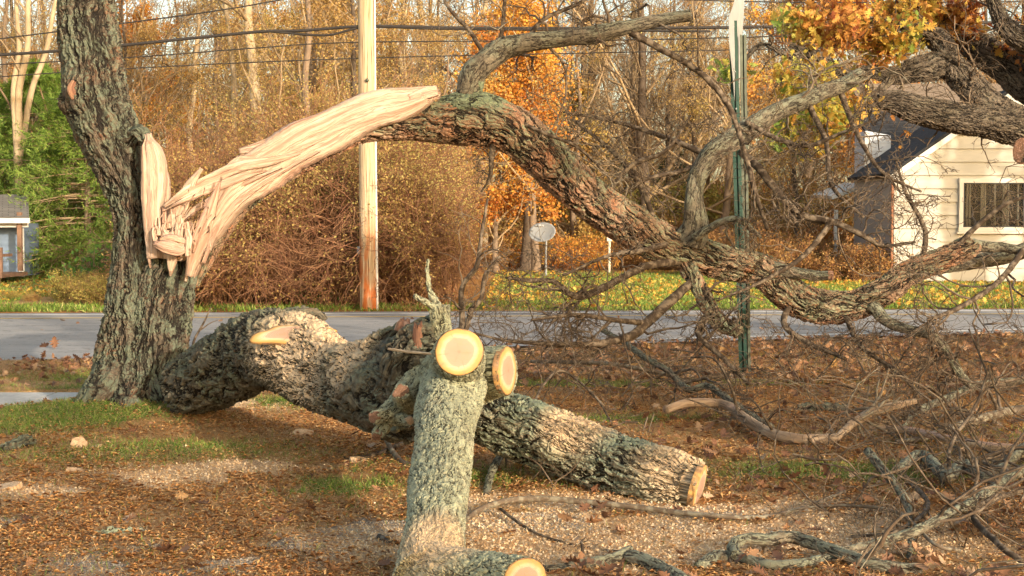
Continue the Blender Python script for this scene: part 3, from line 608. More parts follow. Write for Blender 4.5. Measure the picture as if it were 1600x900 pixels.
for a in ([(762, 95, 4, DA), (735, 50, 3.5, DA), (700, 10, 2.5, DA), (680, -40, 1.5, DA)], [(822, 64, 4, DA), (850, 30, 3.5, DA), (905, 5, 3, DA), (960, -30, 1.5, DA)],
          [(1030, 375, 5, DA+.3), (1005, 300, 4, DA+.3), (960, 240, 3.5, DA+.4), (900, 190, 2, DA+.5)], [(1105, 242, 5, DA+.4), (1040, 215, 4, DA+.5), (960, 190, 3, DA+.6), (880, 175, 1.6, DA+.7)],
          [(1150, 215, 5, DA+.45), (1080, 262, 4, DA+.4), (1010, 280, 3, DA+.3), (940, 320, 1.6, DA+.3)],
          [(1260, 157, 5, DA+.7), (1290, 220, 4, DA+.6), (1300, 290, 3.5, DA+.4), (1350, 340, 2, DA+.3)], [(1440, 415, 5, DA+.7), (1445, 360, 4, DA+.7), (1415, 300, 3, DA+.8), (1400, 250, 1.6, DA+.8)],
          [(1300, 346, 5, DA), (1255, 400, 4, DA), (1190, 440, 3, DA), (1120, 470, 1.6, DA-.1)], [(1480, 402, 5, DA+.7), (1530, 350, 4, DA+.6), (1580, 315, 3, DA+.6), (1640, 300, 1.6, DA+.6)],
          [(1310, 135, 5, DA+.9), (1340, 210, 4, DA+.8), (1380, 270, 3, DA+.7), (1440, 300, 1.6, DA+.6)], [(940, 315, 4.5, DA+.2), (985, 260, 4, DA+.2), (1040, 235, 3, DA+.2), (1080, 180, 1.6, DA+.2)]):
    BR.append(('web', a, 8))
for q, (nm, pth, ntw) in enumerate(BR):
    if min(a[1] for a in pth) < -200: continue
    r_ = max(a[2] for a in pth)
    mat = B_ARCH if nm in ('lower_thick',) else (B_SMOOTH if r_ > 6 and nm not in ('dark_low', 'prop_low', 'crossing') else TW)
    o = mk('branch', [px(pth, .012 if r_ > 9 else .03, ares=.012 if r_ > 9 else .012, lump=.09, seed=80+q, smin=7)], mat, lb)
    p0, r0 = P_low(pth, 16); rs = np.random.RandomState(300+q)
    r0 = np.minimum(r0, .035)
    Ltot = np.linalg.norm(np.diff(p0[0], axis=0), axis=1).sum(); Lf = .55 if Ltot < 1.6 else .34
    dense = 1.0
    lv = growths(p0, r0, [(ntw, Lf, 1.0, .42, .42, 9), (6, .55, 1.0, .55, .6, 7), (3, .6, 1.0, .6, .7, 5)], rs, zmin=.03)
    parts = []
    for k, (pp, rr) in enumerate(lv[1:]):
        rr = np.maximum(rr, (.0040, .0026, .0018)[k]); parts.append(tubes(pp, rr, 5 if k == 0 else 3, rs))
    mk('twigs', parts, TWL if nm in ('grey_upright', 'pale_snag', 'shoot') else TW, o, label=None)
o = lb
def cutstub(parent, path, nvec, mat, rpx=None, ry=1.0, seed=0, step=.01, face='cut_face', name='stub', ares=.01, cmat=None, lump=.05):
    """limb whose end is sawn flat: the last rings are moved onto the cut plane and the face is spanned by the end ring"""
    V, Fs, at = px(path, step, ares=ares, lump=lump, seed=seed, caps=(True, False)); V = V.copy()
    x, y, r, d = path[-1]; c = P(x, y, d); n = np.array(nvec, float); n /= np.linalg.norm(n)
    M = Fs[0][:, 1].max()+1; nr = (len(V)-1)//((Fs[1][:, 0].max())+1); M = Fs[1][:, 0].max()+1
    ax = nrm(P(*[path[-1][0], path[-1][1], path[-1][3]])-P(path[-2][0], path[-2][1], path[-2][3]))
    R = V[:-1].reshape(-1, M, 3); k = (c-R)@n/max(ax.dot(n), .3)          # distance to the plane along the limb
    R += np.minimum(k, 0)[..., None]*ax; R[-1] += np.maximum((c-R[-1])@n/max(ax.dot(n), .3), 0)[:, None]*ax
    V[:-1] = R.reshape(-1, 3); s = mk(name, [(V, Fs, at)], mat, parent)
    ring = R[-1]; cc = ring.mean(0); rs = np.random.RandomState(seed)
    off = cc+(c-cc).dot(n)*n; rr = np.linspace(0, 1, 12)[1:]; Vd = [off+n*.009]; A = [0.]
    for q in rr: Vd += list(off+(ring-cc)*q*.985+n*(.009-.004*q**4)); A += [q]*M
    Vd += list(off+(ring-cc)*.97-n*.03); A += [1.]*M; Vd = np.array(Vd)
    i_ = np.arange(12*M).reshape(12, M)+1; j_ = np.roll(i_, -1, 1)
    u = nrm(np.cross(n, [0, 0, 1.])); v = np.cross(u, n); r0 = np.linalg.norm(ring-cc, axis=1).mean()
    bc = np.stack([(Vd-off)@u/r0, (Vd-off)@v/r0, np.full(len(Vd), seed*3.)], -1)
    mk(face, [(Vd, [np.stack([i_[:-1], i_[1:], j_[1:], j_[:-1]], -1).reshape(-1, 4), np.stack([np.zeros(M, int), i_[0], j_[0]], -1)], {'rr': np.array(A), 'bc': bc})], cmat or CUT, s)
    return s
cutstub(lb, [(1190, 420, 16, DA+.68), (1230, 424, 10, DA+.6), (1270, 430, 8, DA+.55), (1300, 431, 7.5, DA+.5)], (1, -.35, .0), B_SMOOTH, seed=61, cmat=STUBW)

# ------------------------------------------------------------------ THE FALLEN TRUNK IN FRONT
ft = empty('fallen_tree', G(640, 760), 'fallen grey lichened trunk before the road, its sawn limbs showing orange and pink cut faces', 'fallen tree')
mk('trunk', [px([(279, 612, 38, 11.0), (292, 606, 46, 10.95), (325, 592, 53, 10.8), (365, 566, 58, 10.5), (412, 545, 61, 10.1), (452, 551, 66, 9.75), (490, 572, 62, 9.4), (530, 594, 59, 9.1), (572, 598, 68, 8.8), (620, 602, 82, 8.5), (670, 606, 82, 8.25), (715, 600, 62, 8.1), (745, 590, 40, 8.05)], .0105, ares=.0105, lump=.09, seed=70),
             px([(440, 540, 46, 9.95), (468, 518, 36, 9.95), (490, 508, 24, 9.95), (502, 512, 14, 9.95)], .0105, ares=.0105, lump=.12, seed=71),
             px([(600, 560, 40, 8.5), (622, 530, 26, 8.4), (632, 515, 14, 8.4)], .0105, ares=.0105, lump=.14, seed=72),
             px([(655, 600, 60, 8.2), (640, 560, 45, 8.1), (668, 530, 38, 8.05), (690, 522, 28, 8.0)], .0105, ares=.0105, lump=.14, seed=73)], B_LOG, ft)
n_ = np.array([-.05, -1, .9]); 
mk('saw_notch', [disc(P(458, 522, 9.365), (.05, -.80, .60), .27, .075, seed=9, up=(1, 0, .12), rings=8, dome=.02, irr=.15)], CUT, ft)
# limb coming forward and down
fl = mk('forward_limb', [px([(722, 565, 38, 8.15), (712, 585, 52, 7.95), (704, 620, 51, 7.55), (697, 660, 48, 7.1), (690, 720, 46, 6.7), (685, 780, 45, 6.3), (679, 830, 46, 6.0), (672, 872, 50, 5.8), (664, 905, 48, 5.66)], .0055, ares=.0055, lump=.07, seed=74)], B_LICH, ft)
mk('peg_stub', [px([(668, 792, 6, 6.2), (655, 806, 5.5, 6.07), (648, 812, 5.5, 6.02)], .006, ares=.006, seed=75)], PEEL, fl)
cutstub(ft, [(664, 880, 44, 5.75), (705, 896, 42, 5.62), (760, 903, 40, 5.48), (805, 907, 38, 5.36), (822, 908, 36, 5.31)], (.42, -1, .12), B_LICH, rpx=34, ry=.92, seed=76, step=.0055, ares=.0055, name='elbow_limb')
cutstub(ft, [(706, 600, 52, 8.0), (712, 575, 44, 7.7), (716, 557, 40, 7.35), (718, 550, 37.5, 7.2)], (-.03, -1, .10), B_LICH, rpx=38.5, ry=.92, seed=77, step=.0055, ares=.0055, name='sawn_stub')
cutstub(ft, [(690, 600, 60, 8.05), (735, 590, 48, 7.95), (765, 582, 41, 7.85), (786, 579, 38, 7.72), (792, 579, 38, 7.70)], (1, -.36, .03), B_LICH, rpx=39, seed=78, step=.0055, ares=.0055, name='sawn_stub')
cutstub(ft, [(700, 622, 42, 8.6), (740, 640, 42, 8.5), (800, 664, 47, 8.35), (870, 690, 49, 8.15), (950, 720, 49, 7.95), (1030, 748, 47, 7.7), (1080, 762, 42, 7.58), (1092, 765, 37, 7.54)], (1, -.34, -.24), B_RIDGE, rpx=37, seed=79, step=.009, ares=.009, name='lower_limb', lump=.08)
# upright snag with its twigs
sg = mk('upright_stub', [px([(692, 545, 19, 8.05), (690, 515, 17, 8.0), (688, 495, 16, 7.98), (687, 478, 14, 7.97)], .006, ares=.006, lump=.14, seed=80),
                         px([(690, 488, 6, 7.97), (672, 476, 4.5, 7.95), (655, 466, 4, 7.93), (648, 462, 3.5, 7.92)], .008, ares=.005, seed=81, smin=8),
                         px([(688, 482, 6, 7.97), (672, 455, 4, 8.0), (668, 425, 3, 8.0), (668, 405, 1.5, 8.0)], .008, ares=.005, seed=82, smin=8)], B_LICH, ft)
mk('broken_snag', [px([(652, 545, 8, 7.95), (652, 528, 8, 7.94), (653, 510, 6.5, 7.93)], .006, ares=.005, lump=.12, seed=83, jag=.012)], STUBW, ft)
mk('split_stub', [px([(628, 518, 13, 8.25), (631, 506, 11, 8.25), (632, 501, 7, 8.25)], .006, ares=.005, lump=.2, seed=84, jag=.01)], STUBW, ft)
kn = mk('knotty_stub', [px([(668, 590, 30, 8.05), (645, 610, 24, 7.9), (624, 632, 21, 7.8), (603, 650, 18, 7.70), (592, 662, 11, 7.66)], .006, ares=.006, lump=.16, seed=85)], B_LICH, ft)
for q, (pth, nv) in enumerate((([(605, 648, 11, 7.62), (590, 652, 10, 7.55), (583, 652, 9.5, 7.52)], (-.8, -1, .1)), ([(600, 665, 12, 7.65), (592, 675, 9, 7.58), (589, 682, 8.5, 7.55)], (-.1, -1, -.7)), ([(620, 655, 10, 7.7), (635, 657, 8, 7.6), (641, 658, 7, 7.56)], (.6, -1, -.1)), ([(630, 625, 16, 7.7), (628, 616, 14, 7.55), (627, 612, 12, 7.5)], (.1, -1, .25)))):
    cutstub(kn, pth, nv, B_LICH, seed=86+q, step=.006, ares=.006, name='cut_twig', cmat=STUBW if q != 2 else PEEL) if False else (mk('cut_knot', [px(pth, .006, ares=.006, seed=86+q, lump=.1)], B_LICH, kn), mk('cut_knot_end', [disc(P(*[pth[-1][0], pth[-1][1], pth[-1][3]]), nv, pth[-1][2]*.9*pth[-1][3]/F, seed=q, irr=.12)], STUBW if q != 2 else PEEL, kn))
mk('straw_twig', [px([(607, 545, 1.5, 7.9), (640, 550, 1.6, 7.7), (680, 553, 1.4, 7.5)], .01, ares=.004, smin=6)], PEEL, ft)

# thin saplings and stalks standing behind the trunk
def stalk(name, pth, label, cat, seed, mat=TW, specs=((8, .4, .7, .3, .5, 7), (4, .5, .8, .35, .6, 5))):
    b_ = pth[0]; e = empty(name, P(b_[0], b_[1], b_[3]), label, cat)
    s = mk('stem', [px(pth, .03, ares=.01, smin=7, seed=seed)], mat, e)
    p0, r0 = P_low(pth, 14); rs = np.random.RandomState(seed)
    lv = growths(p0, r0, specs, rs, zmin=.02)
    mk('twigs', [tubes(a, np.maximum(b, .0015), 4, rs) for a, b in lv[1:]], mat, e)
    return e
stalk('dead_sapling', [(717, 545, 5, 9.6), (722, 505, 5, 9.6), (722, 450, 4, 9.6), (745, 415, 4, 9.6), (752, 370, 3, 9.6), (762, 310, 2, 9.6)], 'dead crooked sapling rising behind the round sawn stub, taller one', 'sapling', 11)
stalk('dead_sapling', [(722, 548, 4, 9.4), (735, 490, 4, 9.4), (752, 465, 3.5, 9.4), (758, 430, 3, 9.4), (782, 400, 2, 9.4)], 'short dead sapling leaning right just behind the sawn stub', 'sapling', 12)
stalk('dry_twig', [(300, 545, 2, 12.4), (305, 528, 2, 12.4), (318, 505, 1.6, 12.4), (330, 480, 1, 12.4)], 'thin dry forked twig standing behind the left end of the fallen trunk', 'twig', 13, specs=((3, .7, .7, .15, .6, 5),))

# ------------------------------------------------------------------ FALLEN BRANCHES ON THE GROUND
def fallen(pth, label, seed, mat=B_SMOOTH, ntw=6, specs=None, Lf=.35, name='fallen_branch', cat='branch', tmat=None, rend=None):
    """path: (px, py, radius_px at depth, height above ground of the axis)"""
    pts = []; rad = []
    for (x, y, r, h) in pth:
        b = (450-y)/F; d = (h-CAMZ)/(-sp+b*cp); pts.append(P(x, y, d)); rad.append(r*d/F)
    pts = np.array(pts); c0 = pts[len(pts)//2].copy(); c0[2] = 0
    e = empty(name, c0, label, cat)
    rm = max(rad)
    mk('stem', [sweep(pts, rad, .008 if rm > .015 else .02, ares=.006 if rm > .015 else .008, lump=.10, seed=seed, smin=7)], mat, e)
    if ntw:
        p0, r0 = poly(pts, rad, 16); rs = np.random.RandomState(seed)
        lv = growths(p0, r0, specs or [(ntw, Lf, .9, .3, .45, 8), (3, .55, .9, .4, .6, 5), (3, .6, .9, .4, .65, 4)], rs, zmin=.012)
        mk('twigs', [tubes(a, np.maximum(b, .0012), 5 if k == 0 else 3, rs) for k, (a, b) in enumerate(lv[1:])], tmat or TW, e)
    return e
fallen([(1150, 868, 9, .06), (1146, 852, 9, .08), (1165, 843, 9, .09), (1205, 842, 10, .09), (1240, 840, 10, .09), (1280, 852, 10, .08), (1330, 872, 11, .06), (1385, 886, 11, .05), (1440, 891, 9, .04)], 'thick grey lichened branch with a hooked left end at the lower right', 1, ntw=3)
fallen([(1092, 884, 9, .04), (1120, 872, 11, .04), (1150, 872, 10, .04), (1200, 884, 10, .04), (1250, 882, 9, .04), (1298, 872, 8, .04)], 'grey lichened branch lying just beneath the hooked one', 2, ntw=3)
fallen([(1290, 868, 6, .05), (1340, 856, 7, .07), (1395, 842, 7, .10), (1440, 825, 7.5, .14), (1490, 800, 8, .18), (1535, 775, 7.5, .20), (1580, 745, 7, .22), (1640, 715, 5, .22)], 'long lichened branch rising towards the right edge above the hooked branch', 3, ntw=14, Lf=.3)
fallen([(984, 872, 13, .04), (1010, 880, 13, .04), (1040, 893, 13, .035), (1075, 910, 12, .035)], 'short thick lichened log pointing to the bottom edge, left of the hooked branch', 4, ntw=0, name='cut_log', cat='log')
fallen([(850, 890, 7, .03), (890, 886, 9, .03), (935, 878, 9, .04), (970, 868, 8, .05), (985, 860, 8, .06)], 'dark knobbly branch just right of the lowest sawn end', 5, ntw=3, Lf=.4)
fallen([(728, 812, 4, .04), (748, 797, 4.5, .06), (785, 784, 5, .08), (840, 779, 5, .08), (910, 784, 4.8, .07), (990, 792, 4.5, .06), (1060, 801, 4.2, .05), (1130, 807, 4, .05), (1190, 808, 3.6, .04), (1250, 795, 3.2, .06), (1320, 768, 2.4, .10)], 'long thin bare branch arching across the sawdust in front of the lower limb', 6, mat=TWL, ntw=4, Lf=.16)
fallen([(782, 795, 2.5, .06), (815, 820, 2.4, .04), (855, 840, 2.2, .03), (920, 856, 2, .03), (975, 862, 1.6, .03)], 'thin dark twig curving down over the sawdust patch', 7, mat=TW, ntw=5, Lf=.12)
PEEL2 = wood('half_peeled_wood', (.34, .24, .155), (.22, .14, .085), (.50, .37, .25), .004)
fallen([(1040, 640, 6, .14), (1075, 630, 6.5, .17), (1130, 632, 7, .16), (1165, 655, 8, .12), (1200, 675, 8, .09), (1240, 686, 8.5, .07), (1290, 686, 8, .07), (1312, 684, 7, .08)], 'smooth pale peeled branch with a dip, in the middle of the brush pile', 8, mat=PEEL2, ntw=6, Lf=.35)
fallen([(1308, 684, 5, .08), (1330, 664, 6, .14), (1360, 645, 6.5, .19), (1395, 635, 6, .22), (1430, 627, 4, .24)], 'yellowish bare branch rising from the peeled one', 9, mat=PEEL2, ntw=9, Lf=.5, tmat=TWL)
fallen([(1355, 704, 6.5, .26), (1380, 735, 7, .20), (1405, 765, 7, .14), (1420, 795, 6, .09), (1424, 830, 5, .06), (1420, 875, 5, .03)], 'dark stick with a pale cut tip leaning upright at the lower right', 10, ntw=4, Lf=.3)
fallen([(1436, 730, 4, .07), (1475, 730, 5, .08), (1520, 724, 5, .09), (1570, 715, 4.5, .10), (1630, 708, 4, .1)], 'straight grey branch near the right edge above the green grass', 11, mat=TWL, ntw=3, Lf=.2)
fallen([(1246, 638, 6.5, .05), (1270, 639, 7.5, .05), (1295, 639, 7.5, .05), (1322, 640, 6.5, .05)], 'short dark cut log lying behind the peeled branch', 12, mat=B_LOG, ntw=0, name='cut_log', cat='log')
fallen([(1415, 745, 4, .05), (1450, 790, 4, .08), (1400, 830, 3, .06), (1330, 838, 2, .04)], 'crooked thin branch crossing the lower right brush', 13, mat=TW, ntw=8)
fallen([(760, 775, 6, .02), (766, 745, 6, .05), (780, 715, 6, .08), (800, 703, 5, .10)], 'blue grey cut stick standing under the lower limb', 14, mat=B_SMOOTH, ntw=0, name='stick', cat='stick')
fallen([(740, 687, 4.5, .14), (770, 698, 4.5, .12), (800, 708, 4.5, .10), (830, 722, 4, .07), (855, 732, 3.5, .04), (900, 722, 2, .05)], 'brown branch slanting under the lower limb of the trunk', 15, mat=TWL, ntw=5, Lf=.3)
fallen([(600, 680, 3.5, .12), (612, 703, 4, .07), (628, 722, 4.5, .03), (650, 730, 5, .02)], 'thin curved stick below the knotty stub', 16, mat=TWL, ntw=0, name='stick', cat='stick')
fallen([(536, 716, 2.5, .03), (580, 712, 3, .05), (620, 696, 3, .07), (655, 684, 3, .09)], 'thin dark branch passing behind the forward limb at knee height', 17, mat=TW, ntw=3, Lf=.3)
fallen([(830, 565, 2.6, .16), (890, 566, 3, .2), (950, 568, 3.2, .22), (1000, 576, 3, .2), (1045, 586, 3, .16), (1080, 600, 2.6, .1)], 'thin level branch above the strip of green grass, right of the sawn stubs', 18, mat=TWL, ntw=10, Lf=.3)
fallen([(940, 515, 4, .55), (975, 535, 4.5, .46), (1010, 560, 5, .36), (1045, 580, 5, .28), (1075, 608, 5.5, .2), (1105, 603, 5, .24), (1130, 618, 5.5, .2), (1165, 645, 6, .13), (1205, 668, 6, .08)], 'spotted lichened branch slanting down from behind into the brush pile', 19, mat=B_SMOOTH, ntw=14, Lf=.28)
fallen([(1640, 590, 6, .16), (1580, 596, 6.5, .15), (1530, 602, 6.5, .13), (1480, 622, 6, .1), (1430, 645, 5, .06), (1412, 668, 3.5, .04)], 'dark lichened branch entering from the right edge behind the brush', 20, ntw=16, Lf=.3)
fallen([(1650, 645, 6, .12), (1590, 640, 7, .12), (1530, 655, 7, .1), (1490, 668, 6.5, .08), (1440, 685, 5, .06), (1400, 690, 3, .05)], 'smooth brown branch reaching in from the right edge below the dark one', 21, mat=TWL, ntw=12, Lf=.3)
fallen([(1650, 690, 5, .12), (1580, 700, 6, .10), (1500, 690, 6, .1), (1420, 672, 5, .1), (1360, 668, 3, .08)], 'pale bare branch behind the straight grey one at the right', 22, mat=PEEL, ntw=10, Lf=.3)
fallen([(1400, 735, 7, .12), (1440, 712, 9, .12), (1480, 745, 9, .13), (1505, 725, 8, .14), (1545, 745, 8, .15), (1600, 700, 8, .16), (1650, 690, 7, .16)], 'gnarled lichen covered branch tangled by the right edge', 23, ntw=14, Lf=.3)
fallen([(1600, 880, 5, .05), (1560, 850, 5, .1), (1520, 800, 5, .16), (1585, 770, 4, .2), (1640, 760, 3, .22)], 'crooked grey branch in the lower right corner', 24, mat=TW, ntw=10)
fallen([(430, 872, 5, .02), (465, 876, 5.5, .02), (485, 884, 5, .02), (515, 900, 4, .02)], 'short dark stick lying on the gravel, left of the forward limb', 25, mat=TW, ntw=2, Lf=.5, name='stick', cat='stick')
fallen([(592, 838, 4.5, .03), (612, 848, 5, .025), (640, 855, 5, .02)], 'bent dark stick touching the foot of the forward limb', 26, mat=TW, ntw=2, Lf=.5, name='stick', cat='stick')
fallen([(132, 836, 3, .02), (165, 834, 7, .02), (200, 831, 7, .02), (232, 832, 4, .02)], 'flat grey strip of bark lying on the needles at the lower left', 27, mat=B_RIDGE, ntw=0, name='bark_strip', cat='bark')
fallen([(1, 706, 10, .03), (25, 700, 13, .03), (48, 695, 12, .03)], 'dark mossy chunk of bark at the left edge', 28, mat=B_TRUNK, ntw=0, name='bark_chunk', cat='bark')
fallen([(1500, 860, 3, .05), (1460, 850, 3, .1), (1400, 800, 3, .13), (1300, 790, 2, .1), (1220, 800, 1.5, .05)], 'thin springy branch over the pile at the lower right', 29, mat=TWL, ntw=10)
fallen([(800, 690, 2, .02), (830, 640, 2.4, .2), (850, 600, 2.4, .35), (880, 580, 2, .42), (930, 620, 2, .25), (955, 660, 1.6, .1)], 'dark arching twig behind the lower limb, right of the sawn stubs', 30, mat=TW, ntw=10, Lf=.35)
fallen([(350, 640, 2.5, .03), (372, 640, 3.4, .03), (400, 645, 3.2, .02), (430, 651, 2, .02)], 'pale splinter of wood lying under the arch of the fallen trunk', 31, mat=PEEL, ntw=0, name='splinter', cat='splinter')

# brush: nobody could count the loose fine twigs of the pile
rs = np.random.RandomState(77); n = 300
xx = rs.uniform(760, 1680, n); yy = 500+rs.rand(n)**1.0*400
keep = ((yy < 690) & (rs.rand(n) < .8)) | ((xx > 1220+.5*(yy-690)) & (rs.rand(n) < .28)); xx, yy = xx[keep], yy[keep]; n = len(xx)
bp = np.array([G(a, b, rs.uniform(.02, .28)) for a, b in zip(xx, yy)])
K = 9; Q = np.zeros((n, K, 3)); Q[:, 0] = bp; d = nrm(rs.randn(n, 3)*np.array([1, .7, .35])); ln = rs.uniform(.5, 1.5, n)
for k in range(1, K):
    d = nrm(d+.28*rs.randn(n, 3)-np.array([0, 0, .05])); Q[:, k] = Q[:, k-1]+d*(ln/(K-1))[:, None]
    Q[:, k, 2] = np.clip(Q[:, k, 2], .012, .7)
R0 = (rs.uniform(.004, .009, n))[:, None]*np.linspace(1, .4, K)[None]
lv = growths(Q, R0, [(5, .45, .9, .38, .55, 7), (4, .5, .9, .4, .7, 4)], rs, zmin=.01)
mk('brush', [tubes(a, np.maximum(b, .0013), 4 if k == 0 else 3, rs) for k, (a, b) in enumerate(lv)], TW, kind='stuff', origin=False)
sel = rs.rand(n) < .25
mk('pale_brush', [tubes(Q[sel]+np.array([.05, .03, .02]), R0[sel]*.6, 4, rs)], TWL, kind='stuff', origin=False)

# ------------------------------------------------------------------ LOOSE WOOD CHIPS
def chip(x, y, wpx, hpx, label, seed, tilt=.3, mat=PEEL):
    c = G(x, y, .02); d = c[1]; w = wpx*d/F; h = hpx*d/F; rs = np.random.RandomState(seed)
    m = Matrix.Rotation(rs.uniform(-.5, .5), 3, 'Z') @ Matrix.Rotation(tilt, 3, 'X') @ Matrix.Rotation(rs.uniform(-.2, .2), 3, 'Y')
    pl = [(-w/2, -h*.5), (-w*.2, -h*.6), (w*.45, -h*.45), (w*.5, h*.3), (w*.1, h*.55), (-w*.4, h*.4)]
    v = prism([(a+rs.uniform(-.06, .06)*w, b+rs.uniform(-.1, .1)*h) for a, b in pl], (0, 0, -.012), (1, 0, 0), (0, 1, 0), (0, 0, 1), .028)
    V = v[0]@np.array(m.transposed())+c
    return mk('wood_chip', [(V, v[1], {'bc': v[0]*1.0})], mat, smooth=False, label=label, cat='wood chip')
chip(122, 701, 26, 34, 'square pale block of wood left of the standing tree foot', 1, .9)
chip(14, 762, 42, 22, 'long pale wood chip at the left edge', 2, .25)
chip(474, 678, 34, 22, 'pale wood chip on the needles below the fallen trunk', 3, .3)
chip(560, 724, 30, 26, 'rounded cream wood chip under the middle of the fallen trunk', 4, .5)
chip(185, 648, 62, 26, 'long pinkish slab of wood at the foot of the standing tree', 5, .2)
chip(225, 636, 50, 20, 'small slab of wood leaning on the standing tree foot', 6, .3)
chip(540, 662, 22, 16, 'pinkish chip close under the fallen trunk', 7)
chip(118, 737, 34, 10, 'flat brown chip on the needles at the left', 8)
chip(630, 700, 30, 16, 'pinkish broken chips left of the forward limb', 9)
chip(1432, 790, 30, 34, 'upright pale splinter in the brush at the right', 10, .9)
chip(150, 700, 18, 8, 'thin chip beside the square pale block', 11)
rs = np.random.RandomState(5); n = 420
cx = np.concatenate([rs.normal(230, 130, 260), rs.normal(950, 160, 160)]); cy = np.concatenate([rs.normal(700, 50, 260), rs.normal(805, 30, 160)]).clip(640, 895)
cc = np.array([G(a, b, .012) for a, b in zip(cx, cy)])
mk('wood_shavings', [leaves(cc, .035, rs, 'q', .75, w=.28)], simple('shaving', (.70, .50, .31), .7, .25, 9), kind='stuff', origin=False)

# ------------------------------------------------------------------ SIGN POST
SD = 13.9
gm = simple('green_painted_steel', (.010, .045, .032), .45, .25, 5, .0, .2); gl = simple('weathered_steel_edge', (.085, .095, .07), .55, .35, 9, .2, .3, 40)
al = simple('aluminium_sheet', (.42, .43, .42), .45, .12, 4, .2)
sgn = empty('road_sign', G(1158, 590), 'green steel road sign post seen edge on with a bent pale metal plate', 'road sign')
def post(x0, y0, x1, y1, w, d):
    a = P(x0, y0, d); b = P(x1, y1, d); t_ = nrm(a-b); hw = w*d/F/2; pr = []
    for (ox, oy, sx, sy) in ((0, 0, hw*.5, .006), (-hw*.5, -.018, .006, .04), (hw*.5, -.018, .006, .04), (-hw*.78, -.038, hw*.55, .005), (hw*.78, -.038, hw*.55, .005)):
        q = [(ox-sx/2*1.9, oy-sy/2), (ox+sx/2*1.9, oy-sy/2), (ox+sx/2*1.9, oy+sy/2), (ox-sx/2*1.9, oy+sy/2)]
        V = np.array([np.array([u_, v_, 0])+b for u_, v_ in q]+[np.array([u_, v_, 0])+a for u_, v_ in q])
        pr.append((V, np.array([(0, 1, 2, 3), (7, 6, 5, 4), (0, 4, 5, 1), (1, 5, 6, 2), (2, 6, 7, 3), (3, 7, 4, 0)]), {}))
    return pr
p1 = mk('post', post(1144, 33, 1161, 596, 10, SD), gm, sgn, smooth=False)
p2 = mk('post', post(1160, 55, 1167, 580, 8, SD+.10), gl, sgn, smooth=False)
# thin plate turned almost edge-on to the camera; real width about 0.6 m
ua = np.array([.33, .944, 0]); pc = P(1150, 60, SD+.045); k = SD/F
oc = [(1172, -60), (1176, 0), (1170, 42), (1161, 90), (1157, 150), (1156, 185), (1146, 165), (1137, 120), (1130, 75), (1132, 34), (1144, 12), (1156, -20)]
pl = [((x-1150)*k/.33, (60-y)*k) for x, y in oc]
sp_ = prism(pl, pc, ua, (0, 0, 1), (.944, -.33, 0), .003); sv = sp_[0].copy(); sv[:, 0] += .012*np.sin((sv[:, 2]-2.5)*4)
mk('sign_plate', [(sv, sp_[1], {})], al, sgn, smooth=False)
mk('bolts', [sweep([P(1145+y*.03, y, SD-.045), P(1145+y*.03, y, SD-.065)], [.009, .009], .02, ares=.01, smin=8, lump=0) for y in (42, 112, 170)], al, sgn)

# ------------------------------------------------------------------ UTILITY POLE AND WIRES
UD = 24.6
t = NT('weathered_pole_wood', True); g = t.n('NewGeometry').outputs['Position']; bc = t.attr('bc').outputs['Vector']
n1 = t.noise(t.vec(bc, (60, 60, 1.4)), 1, 5); z_ = t.n('SeparateXYZ', {0: g}).outputs[2]
c = t.ramp(n1, [(.34, (.14, .08, .045)), (.42, (.38, .27, .155)), (.55, (.48, .37, .24)), (.7, (.56, .46, .32))])
lo = t.math('MULTIPLY', t.mr(z_, 1.9, .6), t.mr(t.noise(t.vec(bc, (9, 9, 1.5)), 1, 5), .42, .6)); c = t.mix(lo, c, (.42, .12, .03))
t.col(c); t.disp(n1, .012)
up = empty('utility_pole', (P(578, 485, UD)[0], UD, 0), 'tall pale wooden utility pole across the road, rusty orange at its foot', 'utility pole')
pc = P(577, 480, UD); base = np.array([pc[0], pc[1], 0])
mk('pole', [sweep([base+[0, 0, -.2], base+[-.02, 0, 4], base+[-.06, 0, 11.5]], [.163, .148, .115], .10, ares=.02, lump=.015, seed=3)], t.m, up)
mk('conduit', [sweep([base+[.150, -.09, -.1], base+[.140, -.09, 1], base+[.130, -.08, 2.9], base+[.12, -.07, 6.]], [.020, .020, .018, .014], .2, ares=.01, lump=.01, smin=10)], simple('grey_conduit', (.62, .60, .56), .6), up)
mk('meter_tag', [box(base+[-.17, -.10, 1.05], (.05, .05, .13))], simple('grey_tag', (.12, .13, .16), .6), up, smooth=False)
mk('bolt', [sweep([base+[.0, -.15, 3.95], base+[0, -.19, 3.95]], [.03, .03], .02, ares=.01, smin=8)], gl, up)
mk('crossarm', [box(base+[0, -.2, 10.4], (2.4, .1, .12))], t.m, up, smooth=False)
blk = simple('black_cable', (.030, .026, .024), .6)
def wire(pts, r, label, mat=blk):
    w3 = np.array([P(a, b, UD-.22 if len(q)<1 else q[0]) for a, b, *q in pts]); rr = [r]*len(pts)
    x0, x1 = w3[0], w3[-1]
    w3 = np.vstack([x0+(x0-w3[1])*1.2, w3, x1+(x1-w3[-2])*1.0])
    return mk('overhead_wire', [sweep(w3, [r]*len(w3), .25, ares=.02, lump=0, smin=6)], mat, label=label, cat='wire', group=None)
wire([(-60, 90), (100, 79), (190, 71), (400, 50), (470, 48), (565, 41), (650, 42), (780, 44), (1130, 43), (1400, 38), (1660, 33)], .026, 'thickest black overhead cable fastened to the utility pole')
wire([(455, 52), (490, 55), (520, 54), (545, 47), (565, 43), (600, 42), (690, 45), (900, 47)], .020, 'slack loop of black cable hanging just under the thickest one at the pole')
wire([(-60, 104), (200, 90), (400, 75), (565, 66), (1000, 62), (1400, 51), (1660, 42)], .010, 'thin overhead wire, the next one below the thickest cable')
